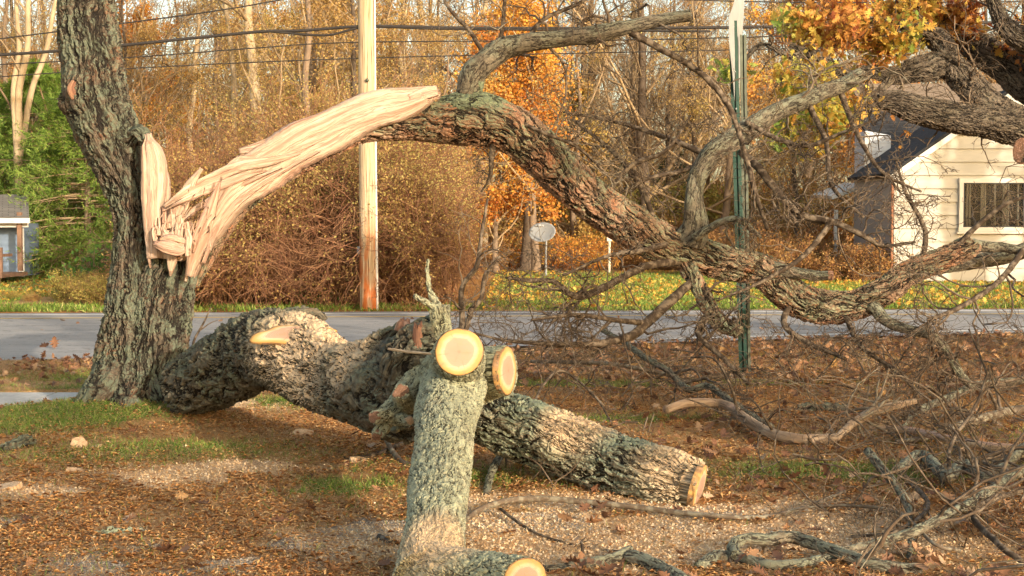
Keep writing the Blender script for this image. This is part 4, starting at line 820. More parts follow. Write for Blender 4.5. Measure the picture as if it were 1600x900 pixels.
wire([(-60, 124), (200, 107), (565, 91), (1100, 79), (1400, 72), (1660, 62)], .009, 'lowest thin overhead wire crossing the whole photo')
wire([(-60, 68), (180, 38), (350, 15), (480, -8), (600, -30)], .012, 'thin wire climbing to the right above the thickest cable at the upper left')
wire([(1050, -1), (1200, 3), (1400, 4), (1660, 2)], .010, 'thin wire along the top edge at the upper right')

# ------------------------------------------------------------------ SATELLITE DISH, MARKER POST
dd = 40.0; gb = G(853, 428); gb = np.array([P(853, 428, dd)[0], dd, 0.])
sat = empty('satellite_dish', gb, 'pale grey satellite dish on a thin pole standing on the lawn across the road', 'satellite dish')
grey = simple('dish_grey', (.22, .23, .24), .5, .08, 5)
mk('mast', [sweep([gb+[0, 0, -.1], gb+[0, 0, .7], gb+[.01, .02, 1.15]], [.032, .030, .03], .1, ares=.02, lump=0, smin=10)], grey, sat)
dc = gb+np.array([-.09, -.02, 1.24]); nv = nrm(np.array([-.25, -.85, .50])); u_ = nrm(np.cross([0, 0, 1.], nv)); v_ = np.cross(nv, u_)
rr_ = np.linspace(0, 1, 9); th = np.linspace(0, 2*math.pi, 40, endpoint=False); V = []
for s_ in (0, .012):
    for r in rr_:
        V += list(dc+(r*np.cos(th)*.39)[:, None]*u_+(r*np.sin(th)*.31)[:, None]*v_+nv*(.075*r*r-s_))
i = np.arange(len(V)).reshape(2, 9, 40); j = np.roll(i, -1, 2)
Fq = [np.stack([i[0, :-1], i[0, 1:], j[0, 1:], j[0, :-1]], -1).reshape(-1, 4), np.stack([j[1, :-1], j[1, 1:], i[1, 1:], i[1, :-1]], -1).reshape(-1, 4), np.stack([i[0, -1], i[1, -1], j[1, -1], j[0, -1]], -1)]
mk('reflector', [(np.array(V), Fq, {})], grey, sat)
mk('feed_arm', [sweep([dc-v_*.27+nv*.03, dc-v_*.16+nv*.22, dc+nv*.42-v_*.02], [.02, .018, .016], .05, ares=.01, lump=0, smin=8)], grey, sat)
mk('feed_horn', [sweep([dc+nv*.47, dc+nv*.36], [.045, .035], .02, ares=.01, lump=0, smin=12), sweep([dc+nv*.42-u_*.13, dc+nv*.42+u_*.13], [.03, .03], .05, ares=.01, lump=0, smin=8)], simple('horn_grey', (.3, .3, .3), .5), sat)
mp = np.array([P(952, 424, 43)[0], 43, 0.]); mq = empty('marker_post', mp, 'slim white marker post on the lawn right of the satellite dish', 'post')
mk('post', [sweep([mp+[0, 0, -.1], mp+[0, 0, 1.0]], [.04, .04], .1, ares=.02, lump=0, smin=8)], simple('post_white', (.62, .55, .42), .6), mq)
mk('cap', [box(mp+[0, 0, 1.05], (.15, .12, .14))], simple('cap_white', (.7, .62, .5), .6), mq, smooth=False)

# ------------------------------------------------------------------ HOUSES
def gwall(o, u, poly2, board=.30, th=.02, mat=None, off=(0, 0, 0)):
    """lap siding clipped to a convex polygon (u, z)"""
    o = np.array(o, float); u = np.array(u, float); w = np.cross(u, [0, 0, 1.]); parts = []
    zs = [p[1] for p in poly2]; z0, z1 = min(zs), max(zs); n = len(poly2)
    def span(z):
        xs_ = []
        for a in range(n):
            (xa, za), (xb, zb) = poly2[a], poly2[(a+1) % n]
            if (za-z)*(zb-z) <= 0 and za != zb: xs_.append(xa+(xb-xa)*(z-za)/(zb-za))
        return (min(xs_), max(xs_)) if xs_ else None
    z = z0
    while z < z1-.01:
        ze = min(z+board, z1-.001); a = span(z+1e-4); b = span(ze-1e-4)
        if a and b:
            V = []
            for (s0, s1), zz, t_ in ((a, z, th), (b, ze, .004)):
                for s_ in (s0, s1): V += [o+u*s_+w*t_+[0, 0, zz], o+u*s_-w*.06+[0, 0, zz]]
            parts.append((np.array(V), np.array([(0, 2, 6, 4), (3, 1, 5, 7), (2, 3, 7, 6), (1, 0, 4, 5), (0, 1, 3, 2), (4, 6, 7, 5)]), {}))
        z = ze
    return parts
def siding(name, col):
    t = NT(name); g = t.n('NewGeometry').outputs['Position']
    t.col(t.mix(t.mr(t.noise(t.vec(g, (.6, .6, 3)), 2, 5), .4, .7), col, tuple(c*.86 for c in col))); t.b.inputs['Roughness'].default_value = .6; return t.m
def shingles(name, a, b):
    t = NT(name); g = t.attr('bc').outputs['Vector']
    bt_ = t.n('TexBrick', {'Vector': g, 'Color1': (*a, 1), 'Color2': (*b, 1), 'Mortar': (*[x*.5 for x in a], 1), 'Scale': 1, 'Mortar Size': .012, 'Brick Width': .32, 'Row Height': .15})
    t.col(t.mix(t.math('MULTIPLY', t.noise(g, 2, 5), .5), bt_.outputs[0], b)); t.b.inputs['Roughness'].default_value = .95; t.bump(bt_.outputs[1], .6, .01); return t.m
def slab(o, e1, e2, th):
    o, e1, e2 = map(lambda a: np.array(a, float), (o, e1, e2)); w = nrm(np.cross(e1, e2))*th
    q = [o, o+e1, o+e1+e2, o+e2]; V = np.array(q+[a+w for a in q]); L1, L2 = np.linalg.norm(e1), np.linalg.norm(e2)
    bc = np.array([(0, 0, 0), (L1, 0, 0), (L1, L2, 0), (0, L2, 0)]*2)
    return (V, np.array([(3, 2, 1, 0), (4, 5, 6, 7), (0, 1, 5, 4), (1, 2, 6, 5), (2, 3, 7, 6), (3, 0, 4, 7)]), {'bc': bc})
HD = 36.0; kx = HD/F
def hx(x): return (x-800)*kx
def hz(y): return P(800, y, HD)[2]
white = siding('cream_siding', (.46, .435, .375)); wh2 = siding('shaded_white_siding', (.50, .53, .58)); trimw = simple('white_trim', (.62, .60, .55), .5, .05)  # rear part's white is tinted bluish to carry its shade
roofd = shingles('dark_shingles', (.030, .031, .034), (.055, .055, .06)); roofb = shingles('sunlit_brown_shingles', (.18, .135, .095), (.25, .19, .14))
hs = empty('white_house', (hx(1500), HD, 0), 'small cream sided gabled house with a dark curtained window across the road at the right', 'house')
L, Rr = hx(1396), hx(1752); mid = (L+Rr)/2; eave = hz(272); slope = .70; ridge = eave+(mid-L)*slope; DEP = 4.2
mk('gable_wall', gwall((0, HD, 0), (1, 0, 0), [(L, .05), (Rr, .05), (Rr, eave), (mid, ridge), (L, eave)], .335, .048), white, hs, smooth=False)
wx0, wx1, wz0, wz1 = hx(1502), hx(1597), hz(355), hz(286)
mk('foundation', [box((mid, HD+DEP/2, .02), (Rr-L-.02, DEP-.04, .30))], simple('foundation_block', (.24, .22, .2), .9, .2, 4), hs, smooth=False)
_sm = siding('shaded_side_siding', (.36, .32, .29)); mk('side_wall', [box((L+.05, HD+DEP/2+.06, (eave+.1)/2), (.10, DEP-.1, eave-.05))], _sm, hs, smooth=False); mk('side_wall', [box((Rr-.05, HD+DEP/2+.06, (eave+.1)/2), (.10, DEP-.1, eave-.05))], _sm, hs, smooth=False)  # side walls repeat the siding darker, shade put into the colour
ov = .12
for sgn_, nm in ((-1, 'roof'), (1, 'roof')):
    x_e = mid+sgn_*((mid-L)+ov); z_e = eave-ov*slope+.03
    a0 = np.array([x_e, HD-.16, z_e]); e = np.array([mid-x_e, 0, ridge+.03-z_e])
    mk('roof', [slab(a0, (0, DEP+.3, 0), e, -.10 if sgn_ < 0 else .10) if sgn_ > 0 else slab(a0, e, (0, DEP+.3, 0), .10)], roofd, hs, smooth=False)
    a1 = a0+np.array([0, -.035, -.13]); mk('rake_board', [slab(a1, e, (0, .03, 0), .13)], trimw, hs, smooth=False)
wn = mk('window', [box(((wx0+wx1)/2, HD-.05, z), (wx1-wx0+.22, .14, .11)) for z in (wz0-.055, wz1+.055)]+[box((x, HD-.05, (wz0+wz1)/2), (.10, .138, wz1-wz0)) for x in (wx0-.05, wx1+.05)]+[box(((wx0+wx1)/2, HD-.0505, wz0-.14), (wx1-wx0+.3, .17, .05))], trimw, hs, smooth=False)
t = NT('window_glass'); t.col((.012, .013, .015)); t.b.inputs['Roughness'].default_value = .03; t.b.inputs['Specular IOR Level'].default_value = .25; t.b.inputs['Alpha'].default_value = .22; glass = t.m
mk('pane', [box(((wx0+wx1)/2, HD-.098, (wz0+wz1)/2), (wx1-wx0, .008, wz1-wz0))], glass, wn, smooth=False)
mk('sash', [box((x, HD-.104, (wz0+wz1)/2), (.035, .02, wz1-wz0)) for x in (wx0+.02, wx1-.02)]+[box(((wx0+wx1)/2, HD-.104, z), (wx1-wx0, .019, .03)) for z in (wz0+.015, wz1-.015)], simple('sash_dark', (.05, .05, .05)), wn, smooth=False)
rs = np.random.RandomState(3); fo = []
for x in wx0+(wx1-wx0)*np.array([.06, .11, .30, .33, .36, .52, .66, .70, .74, .90]): fo.append(sweep([(x, HD-.082, wz0+.01), (x+.01*rs.randn(), HD-.082, wz1-.01)], [.032, .024], .2, ares=.02, lump=.1, smin=8, flat=.25, up=(1, 0, 0)))
mk('curtain_and_room_shade', [box(((wx0+wx1)/2, HD-.068, (wz0+wz1)/2), (wx1-wx0-.01, .006, wz1-wz0-.01))], simple('dark_room', (.018, .017, .016)), wn, smooth=False)  # dark sheet standing in for the unlit room behind the glass
mk('curtain_and_room_shade', fo, simple('curtain_cloth', (.24, .22, .17), .9), wn)
mk('downspout', [sweep([(L-.06, HD-.05, .2), (L-.06, HD-.05, eave-.1)], [.035, .035], .3, ares=.02, lump=0, smin=8)], simple('rusty_downspout', (.30, .14, .08), .7, .3, 4), hs)
# taller main part of the house behind, with porch roof
mh = empty('main_house', (hx(1440), HD+DEP+4, 0), 'taller white house part behind the cream gable, with a dark shingled roof and small porch', 'house')
yb = HD+DEP+.25; k2 = (yb)/F
bx = lambda x, y_: (x-800)*y_/F
bz = lambda y, y_: P(800, y, y_)[2]
wl = bx(1350, yb); ez = bz(205, yb)
mk('end_wall', gwall((wl, yb, 0), (1, 0, 0), [(0, .05), (.72, .05), (.72, ez-.05), (0, ez)], .22, .02), wh2, mh, smooth=False)
mk('side_wall', gwall((wl, yb+1.2, 0), (0, -1, 0), [(0, .05), (1.2, .05), (1.2, ez), (0, ez)], .22, .02), wh2, mh, smooth=False)
mk('gutter_board', [box((wl+.02, yb-.10, ez/2+.1), (.14, .12, ez-.3))], trimw, mh, smooth=False)
# roof: slope rising to the back; sun on the upper part is put into its lighter brown
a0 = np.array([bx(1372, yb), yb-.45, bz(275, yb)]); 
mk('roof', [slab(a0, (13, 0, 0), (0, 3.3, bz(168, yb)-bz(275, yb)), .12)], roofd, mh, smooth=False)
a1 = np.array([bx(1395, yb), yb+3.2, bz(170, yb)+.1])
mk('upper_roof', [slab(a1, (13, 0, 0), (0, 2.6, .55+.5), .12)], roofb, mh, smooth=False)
mk('core_wall', [box((wl+7.4, yb+1.4, 1.5), (13.5, 2.2, 2.9))], wh2, mh, smooth=False)
po = mk('porch_roof', [slab((bx(1296, yb), yb-.3, bz(312, yb)), (bx(1350, yb)-bx(1296, yb), 0, .36), (0, 2.6, .1), .1)], trimw, mh, smooth=False)
mk('porch_post', [box((bx(1303, yb), yb-.2, .95), (.1, .1, 1.9))], trimw, mh, smooth=False)
mk('window', [box((wl+.32, yb-.02, 1.95), (.34, .08, 1.1))], simple('pale_blue_glass', (.35, .42, .52), .2), mh, smooth=False)
bn = mk('bin', [sweep([(bx(1333, 40), 40., 0.0), (bx(1333, 40), 40., .85)], [.20, .25], .1, ares=.04, lump=.0)], simple('dark_plastic', (.04, .045, .06), .5), label='dark grey bin standing beside the white house porch', cat='bin')
mk('lid', [sweep([(bx(1333, 40), 40., .853), (bx(1333, 40), 40., .92)], [.27, .23], .05, ares=.04, lump=.0)], simple('dark_lid', (.03, .035, .045), .5), bn)

# left cottage
LDp = 37.0
lx = lambda x: (x-800)*LDp/F
lz = lambda y: P(800, y, LDp)[2]
ch = empty('blue_cottage', (lx(20), LDp, 0), 'small cottage with blue siding and grey roof at the left edge behind the road', 'cottage')
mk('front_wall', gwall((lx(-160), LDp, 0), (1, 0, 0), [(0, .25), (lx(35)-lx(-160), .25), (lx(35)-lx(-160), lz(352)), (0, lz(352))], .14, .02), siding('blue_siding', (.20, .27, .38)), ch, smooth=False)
mk('side_wall', [box((lx(37)-.04, LDp+.6, lz(352)/2+.1), (.08, 1.2, lz(352)-.1))], siding('blue_siding_shaded', (.12, .16, .22)), ch, smooth=False)  # blue siding again, darkened: the side wall's shade is in its colour
mk('fascia', [box((lx(-50), LDp-.55, lz(350)), (lx(56)-lx(-156), .04, .17)), box((lx(34), LDp-.02, lz(395)), (.13, .07, lz(356)-lz(432)))], trimw, ch, smooth=False)
rg = shingles('grey_shingles', (.13, .12, .11), (.20, .185, .165))
mk('roof', [slab((lx(-200), LDp-.75, lz(346)+.02), (lx(62)-lx(-200), 0, 0), (-.9, 2.6, .62), .10)], rg, ch, smooth=False)
mk('eave_trim', [box((lx(-69), LDp-.77, lz(346)+.02), (lx(64)-lx(-200), .05, .13))], trimw, ch, smooth=False)
wd = simple('deck_wood', (.20, .12, .08), .85, .3, 5)
dk = mk('deck', [box((lx(-40), LDp-1.15, .22), (lx(46)-lx(-126), 2.0, .09)), box((lx(-40), LDp-2.14, .10), (lx(46)-lx(-126), .04, .22))], wd, ch, smooth=False)
mk('railing', [box((lx(x), LDp-2.1, .55), (.09, .09, .75)) for x in (-60, -20, 14, 46)]+[box((lx(-20), LDp-2.1, .9), (lx(17)-lx(-60), .06, .07)), box((lx(40), LDp-1.6, .72), (.06, 1.1, .07))], wd, ch, smooth=False)
mk('porch_post', [box((lx(44), LDp-.6, 1.05), (.11, .11, lz(350)))], wd, ch, smooth=False)
sh = empty('shed', (bx(135, 46), 46, 0), 'low shed with a white edged flat roof behind the shrubs at the left', 'shed')
mk('roof', [box((bx(135, 46), 47, bz(367, 46)), (1.75, 2.2, .13))], trimw, sh, smooth=False)
mk('wall', [box((bx(135, 46), 47.05, .55), (1.55, 1.9, 1.1))], siding('shed_siding', (.25, .22, .18)), sh, smooth=False)

# ------------------------------------------------------------------ OAK AT THE RIGHT (trunk just out of the frame)
OD = 16.2
ok = empty('oak_tree', (P(1790, 560, OD)[0], OD, 0), 'big dark crooked oak at the right edge with yellow and orange leaves', 'oak')
otr = P(1790, 560, OD); 
mk('trunk', [sweep([(otr[0]+.1, OD, -.2), (otr[0], OD, .6), (otr[0]-.1, OD, 1.7), (otr[0]-.25, OD, 2.6), (otr[0]-.2, OD, 4.2), (otr[0]+.2, OD+.2, 6.2), (otr[0]+.1, OD, 9)], [.62, .46, .42, .42, .34, .22, .08], .03, ares=.03, lump=.08, seed=2)], B_OAK, ok)
OL = [[(1790, 250, 50, OD), (1700, 232, 40, OD-.1), (1620, 205, 32, OD-.2), (1560, 192, 27, OD-.3), (1500, 184, 25, OD-.4), (1440, 172, 22, OD-.5), (1395, 158, 18, OD-.6), (1372, 158, 11, OD-.65)],
      [(1640, 208, 26, OD-.2), (1590, 190, 26, OD-.15), (1545, 165, 25, OD-.1), (1510, 130, 23, OD), (1480, 100, 22, OD), (1440, 108, 20, OD), (1400, 118, 14, OD), (1360, 112, 10, OD), (1315, 120, 8, OD-.2), (1280, 95, 6, OD-.3), (1235, 70, 4, OD-.4)],
      [(1482, 105, 18, OD), (1475, 75, 17, OD+.1), (1450, 50, 16, OD+.2), (1425, 25, 15, OD+.3), (1428, -10, 13, OD+.3), (1440, -60, 9, OD+.3)],
      [(1470, 55, 10, OD+.1), (1430, 42, 9, OD), (1390, 38, 7, OD), (1350, 32, 5, OD), (1290, 55, 4, OD), (1240, 60, 3, OD-.1)],
      [(1780, 180, 36, OD), (1690, 170, 32, OD+.1), (1620, 140, 30, OD+.2), (1575, 100, 28, OD+.3), (1530, 75, 24, OD+.4), (1500, 60, 14, OD+.4), (1460, 20, 8, OD+.4)],
      [(1760, 60, 30, OD), (1680, 110, 28, OD-.2), (1620, 70, 24, OD-.3), (1580, 50, 16, OD-.3), (1555, 10, 11, OD-.3), (1530, -60, 6, OD-.3)],
      [(1330, 118, 7, OD-.2), (1300, 100, 7, OD-.4), (1270, 80, 6, OD-.6), (1235, 88, 5, OD-.7), (1190, 70, 4, OD-.7), (1150, 110, 3, OD-.6)],
      [(1395, 120, 7, OD), (1340, 175, 6, OD-.4), (1290, 200, 4, OD-.6), (1230, 190, 2.5, OD-.7)]]
oc_pts = []
for q, a in enumerate(OL):
    bo = mk('limb', [px(a, .018, ares=.018, lump=.10, seed=130+q)], B_OAK, ok)
    p0, r0 = P_low(a, 18); p0 = p0.copy(); rs = np.random.RandomState(140+q)
    if q in (0, 4): p0, r0 = p0[:, 8:], r0[:, 8:]
    lv = growths(p0, np.minimum(r0, .05), [(14, .30, 1.0, .3, .35, 7), (5, .5, .9, .35, .6, 5), (3, .6, .9, .4, .6, 4)], rs)
    mk('twigs', [tubes(x_, np.maximum(y_, .0022), 3, rs) for x_, y_ in lv[1:]], TW, bo)
    oc_pts.append(np.concatenate([lv[2][0].reshape(-1, 3), lv[3][0][:, 1:].reshape(-1, 3)]))
mk('cut_limb_end', [px([(1640, 250, 16, OD-.9), (1610, 240, 20, OD-1.0), (1598, 236, 20, OD-1.05)], .015, ares=.015, seed=140)], B_OAK, ok)
mk('cut_face', [disc(P(1597, 236, OD-1.06), (-.6, -1, .1), 19*OD/F, 22*OD/F*.6, seed=4)], STUBW, ok)
OAKL = leafmat('oak_leaves', [(0, (.24, .07, .03)), (.2, (.44, .18, .05)), (.42, (.58, .30, .07)), (.62, (.64, .46, .09)), (.82, (.48, .46, .10)), (1, (.20, .30, .06))], .4)
oc_pts = np.concatenate(oc_pts); rs = np.random.RandomState(9)
pxs = 800+F*oc_pts[:, 0]/oc_pts[:, 1]; pys = 350-F*(oc_pts[:, 2]-CAMZ)/oc_pts[:, 1]
# leafy where the oak still holds its leaves: clumps
cl = fbm(oc_pts[:, 0]*1.6+3, oc_pts[:, 2]*1.6+oc_pts[:, 1]); keep = (cl > .45) & (rs.rand(len(cl)) < .9) & ((pys < 240))
keep &= ~((np.abs(pxs-1440) < 50) & (np.abs(pys-170) < 30) & (rs.rand(len(cl)) < .7)) & ~((pxs > 1500) & (pys > 130) & (rs.rand(len(cl)) < .6))
pt = oc_pts[keep]; idx = rs.choice(len(pt), min(13000, len(pt)*2)); C_ = pt[idx]+rs.randn(len(idx), 3)*.06
hue = np.clip(.62+1.1*(fbm(C_[:, 0]*1.1+9, C_[:, 2]*1.4)-.5)-.20*(C_[:, 0]-4.0)+.18*rs.randn(len(C_))-.12*(C_[:, 2]-2.9), 0, 1)
mk('foliage', [leaves(C_, .085*(.6+.8*rs.rand(len(C_))), rs, 'o', .0, val=hue)], OAKL, ok)

# ------------------------------------------------------------------ WOODS BEYOND THE ROAD
def bare_tree(seed, h, r, mat, twm, n1=16, leafy=0, lmat=None, lsz=.05, lean=.02, fork=False, lo=.25, twig=True, sz=1.):
    rs = np.random.RandomState(seed); k = 12
    z = np.linspace(0, 1, k); x = np.cumsum(rs.randn(k)*h*.008)+lean*h*z*rs.randn(); y = np.cumsum(rs.randn(k)*h*.008)
    p = np.stack([x-x[0], y-y[0], z*h-.1], -1); rr = r*(1-.85*z**1.1)+.004; rr[0] *= 1.3
    tr = [sweep(p, rr, .35, ares=.06, lump=.05, seed=seed, smin=8)]
    if fork:
        for s_ in range(2):
            q = p[3:]+np.outer(np.linspace(0, 1, k-3), rs.randn(3)*np.array([1, 1, 0])*h*.10); tr.append(sweep(q, rr[3:]*.85, .35, ares=.06, seed=seed+s_+1, smin=8))
    P0, R0 = p[None], rr[None]
    l1 = grow(P0, R0, n1, .34, .75, .14, .42, 8, .06, lo, rs); l2 = grow(*l1, 6, .45, .7, .2, .5, 6, .03, .2, rs); l3 = grow(*l2, 5, .55, .7, .25, .6, 4, .0, .2, rs)
    br = [tubes(l1[0], l1[1], 5, rs), tubes(l2[0], np.maximum(l2[1], .006), 3, rs)]
    if twig: br.append(tubes(l3[0], np.maximum(l3[1], .0045), 3, rs))
    d = dict(trunk=mesh_data('trunk', tr, mat), crown=mesh_data('crown', br, twm))
    if leafy:
        q = l3[0][:, 1:].reshape(-1, 3); q = q[fbm(q[:, 0]*.9+seed, q[:, 2]*.9+q[:, 1]*.5) > .43]; q = q[rs.randint(0, len(q), leafy)]+rs.randn(leafy, 3)*.12*sz
        v = np.clip(.5+1.1*(fbm(q[:, 0]*.6+seed, q[:, 2]*.6)-.5)+.16*rs.randn(leafy), 0, 1)
        d['foliage'] = mesh_data('foliage', [leaves(q, lsz, rs, 'q', 0, w=.42, val=v)], lmat)
    return d
def plant(d, name, loc, label, cat, group=None, rz=0, sc=1.):
    e = empty(name, loc, label, cat, group, rz); e.scale = (sc, sc, sc)
    for k, m in d.items():
        o = bpy.data.objects.new(k, m); C.objects.link(o); o.parent = e
    return e
TB = simple('woods_bark', (.20, .145, .10), .9, .35, 2.5, 0, .6, 25); TBL = simple('pale_bark', (.36, .28, .18), .85, .25, 2, 0, .5, 20)
TBD = simple('dark_bark', (.10, .075, .055), .9, .3, 2.5, 0, .6, 25)
TWB = twigmat('woods_twigs', (.16, .115, .07), (.36, .26, .15)); TWBR = twigmat('bramble_stems', (.20, .085, .05), (.36, .20, .10)); 
LG = leafmat('golden_leaves', [(0, (.24, .13, .05)), (.35, (.40, .25, .085)), (.65, (.50, .36, .12)), (1, (.38, .34, .11))])
LO = leafmat('orange_leaves', [(0, (.40, .12, .03)), (.4, (.60, .26, .05)), (.75, (.68, .40, .08)), (1, (.64, .48, .10))])
LGN = leafmat('olive_leaves', [(0, (.22, .17, .05)), (.4, (.33, .28, .07)), (.7, (.46, .38, .10)), (1, (.20, .26, .07))])
LR = leafmat('russet_leaves', [(0, (.24, .11, .045)), (.5, (.38, .21, .07)), (1, (.48, .33, .12))])
V1 = [bare_tree(201, 12, .13, TB, TWB, 24, 17000, LG, .045, lo=.12), bare_tree(202, 14, .16, TBD, TWB, 26, 0, lo=.12), bare_tree(203, 12, .11, TB, TWB, 24, 11000, LR, .05, lo=.10), bare_tree(204, 14, .15, TBL, TWB, 18, 0, lo=.25), bare_tree(205, 9, .09, TBD, TWB, 26, 17000, LG, .045, lo=.10), bare_tree(206, 12, .16, TB, TWB, 20, 22000, LO, .10, lo=.10)]
desc = ['slender woodland tree with thin golden leaves', 'leafless dark trunked woodland tree', 'woodland tree with sparse russet leaves', 'pale trunked leafless woodland tree', 'low branched golden woodland tree', 'woodland tree with dense orange leaves']
grp = ['golden leaved trees in the woods', 'bare dark trees in the woods', 'russet trees in the woods', 'bare pale trees in the woods', 'olive leaved trees in the woods', 'orange trees in the woods']
rs = np.random.RandomState(2024)
def wx(px_, y): return (px_-800)*y/F
def where(x, y):
    z = [(60, 'at the far left'), (200, 'left of the standing tree'), (320, 'just right of the standing tree'), (440, 'behind the torn limb'), (560, 'left of the utility pole'), (680, 'right of the utility pole'), (800, 'left of the satellite dish'), (930, 'above the satellite dish'), (1050, 'right of the satellite dish'), (1150, 'left of the sign'), (1270, 'right of the sign'), (1400, 'left of the house'), (9999, 'behind the house')]
    return ' '+[w for a, w in z if x < a][0]
k_ = 0
for row, (yy, n, kinds) in enumerate(((31.5, 22, (0, 4, 0, 4, 2)), (36, 18, (0, 4, 4, 0, 1)), (47, 24, (1, 0, 0, 3, 1, 4)), (56, 26, (1, 5, 1, 2, 2)), (63, 24, (1, 2, 2, 1)), (72, 24, (1, 2, 0, 1)), (86, 24, (1, 0, 2, 5)))):
    for q in range(n):
        pxx = -140+1880*(q+rs.uniform(.15, .85))/n; y_ = yy+rs.uniform(-2, 2)
        if row == 0 and (pxx > 700 or pxx < 320): continue
        if row == 1 and (pxx > 700 or pxx < 300): continue
        if 1270 < pxx < 1800 and y_ < 50: continue
        if pxx < 230 and y_ < 44: continue
        kd = kinds[rs.randint(len(kinds))]; k_ += 1
        if 740 < pxx < 1120 and yy >= 56 and kd in (0, 5): kd = 1
        plant(V1[kd], 'woodland_tree', (wx(pxx, y_), y_, 0), desc[kd]+where(pxx, yy), 'tree', grp[kd], rs.rand()*6.3, rs.uniform(.8, 1.15)*(.5 if row < 2 and (pxx > 570 or pxx < 460) else 1))
# particular trees
plant(bare_tree(230, 12, .15, TBL, TWB, 14, 0, fork=True, lo=.3), 'pale_tree', (wx(38, 41), 41, 0), 'pale sunlit tree forking into several stems above the evergreen at the left', 'tree', rz=.4)
plant(bare_tree(231, 12, .17, TBL, TWB, 9, 0, lo=.5), 'pale_tree', (wx(422, 34), 34, 0), 'single straight pale trunk left of the utility pole', 'tree', rz=1.)
plant(bare_tree(232, 12, .11, TBL, TWB, 9, 0, lo=.5), 'pale_tree', (wx(356, 38), 38, 0), 'thinner pale trunk further left of the utility pole, behind the torn limb', 'tree', rz=2.)
plant(bare_tree(233, 7.6, .13, TB, TWB, 26, 24000, LO, .08, lo=.2, sz=3.2), 'orange_tree', (wx(838, 43.5), 43.5, 0), 'bright orange leaved tree behind the arching limb, left of the satellite dish', 'tree', rz=.3, sc=1.0)
plant(bare_tree(234, 5, .10, TB, TWB, 26, 26000, LO, .085, lo=.08), 'orange_tree', (wx(775, 44), 44, 0), 'lower orange leaved tree just left of the satellite dish', 'tree', rz=.3, sc=1.0)
plant(bare_tree(235, 5, .10, TB, TWB, 24, 20000, LG, .09, lo=.05), 'yellow_tree', (wx(893, 48), 48, 0), 'small golden leaved tree directly behind the satellite dish', 'tree', rz=.3)
plant(bare_tree(236, 8, .3, TBD, TWB, 12, 0, lo=.5), 'dark_tree', (wx(905, 60), 60, 0), 'broad dark trunk in the woods above the satellite dish', 'tree', rz=.3, sc=1.4)
# evergreens
def conifer(seed, h, spread, mat, lm, n=90, dens=260, nl=.10):
    rs = np.random.RandomState(seed); tr = [sweep([(0, 0, -.1), (0.05, 0, h*.5), (0, .05, h)], [h*.018, h*.012, .01], .3, ares=.05, smin=8)]
    K = 7; z = h*(.06+.92*rs.rand(n)**.9); az = rs.rand(n)*6.283; L = spread*(1-z/h)**.75*(.6+.55*rs.rand(n))+.15
    t_ = np.linspace(0, 1, K); Pn = np.zeros((n, K, 3))
    Pn[..., 0] = np.cos(az)[:, None]*L[:, None]*t_; Pn[..., 1] = np.sin(az)[:, None]*L[:, None]*t_; Pn[..., 2] = z[:, None]+L[:, None]*(.10*t_-.28*t_**2+.10*t_**4)
    Rn = (L*.012+.004)[:, None]*(1-.8*t_)[None]
    l2 = grow(Pn, Rn, 10, .38, .75, .08, .5, 5, .0, .15, rs); l2[0][..., 2] += 0
    l3 = grow(*l2, 4, .5, .7, .1, .6, 3, .01, .2, rs)
    q = np.concatenate([l2[0][:, 1:].reshape(-1, 3), l3[0].reshape(-1, 3)]); dr = np.concatenate([nrm(np.diff(l2[0], axis=1)).reshape(-1, 3), nrm(np.gradient(l3[0], axis=1)).reshape(-1, 3)])
    ix = rs.randint(0, len(q), n*dens); v = rs.rand(len(ix))*.5+.5*fbm(q[ix, 0]*2+5, q[ix, 2]*2+seed)
    return dict(trunk=mesh_data('trunk', tr, mat), branches=mesh_data('branches', [tubes(Pn, Rn, 4, rs), tubes(l2[0], np.maximum(l2[1], .004), 3, rs)], TWB),
                foliage=mesh_data('foliage', [leaves(q[ix]+rs.randn(len(ix), 3)*.03, nl, rs, 't', 0, dirs=dr[ix]+rs.randn(len(ix), 3)*.45+[0, 0, .1], w=.10, val=v)], lm))
NG = leafmat('pine_needles', [(0, (.06, .12, .025)), (.5, (.18, .29, .05)), (1, (.37, .42, .09))], .35)
PN = [conifer(301, 6.4, 3.2, TB, NG, 130, 420, .12), conifer(302, 5.8, 3.0, TB, NG, 130, 420, .12)]
plant(PN[0], 'pine_tree', (wx(60, 42.5), 42.5, 0), 'bright green soft needled pine at the left behind the cottage, the larger one', 'pine', rz=1)
plant(PN[1], 'pine_tree', (wx(138, 39.5), 39.5, 0), 'green pine just left of the standing tree, the smaller one', 'pine', rz=2)
plant(PN[1], 'pine_tree', (wx(-40, 43), 43, 0), 'green pine cut by the left edge above the cottage roof', 'pine', rz=4, sc=1.1)
ND = leafmat('dark_needles', [(0, (.02, .04, .02)), (1, (.07, .11, .04))], .2)
CD = conifer(303, 4.2, 1.2, TBD, ND, 80, 260, .12)
plant(CD, 'cedar', (wx(1052, 58), 58, 0), 'dark green cedar in the woods left of the sign post', 'cedar', rz=1, sc=1.1)
plant(CD, 'cedar', (wx(955, 62), 62, 0), 'dark green cedar further left in the woods, partly behind the arching limb', 'cedar', rz=3, sc=1.2)
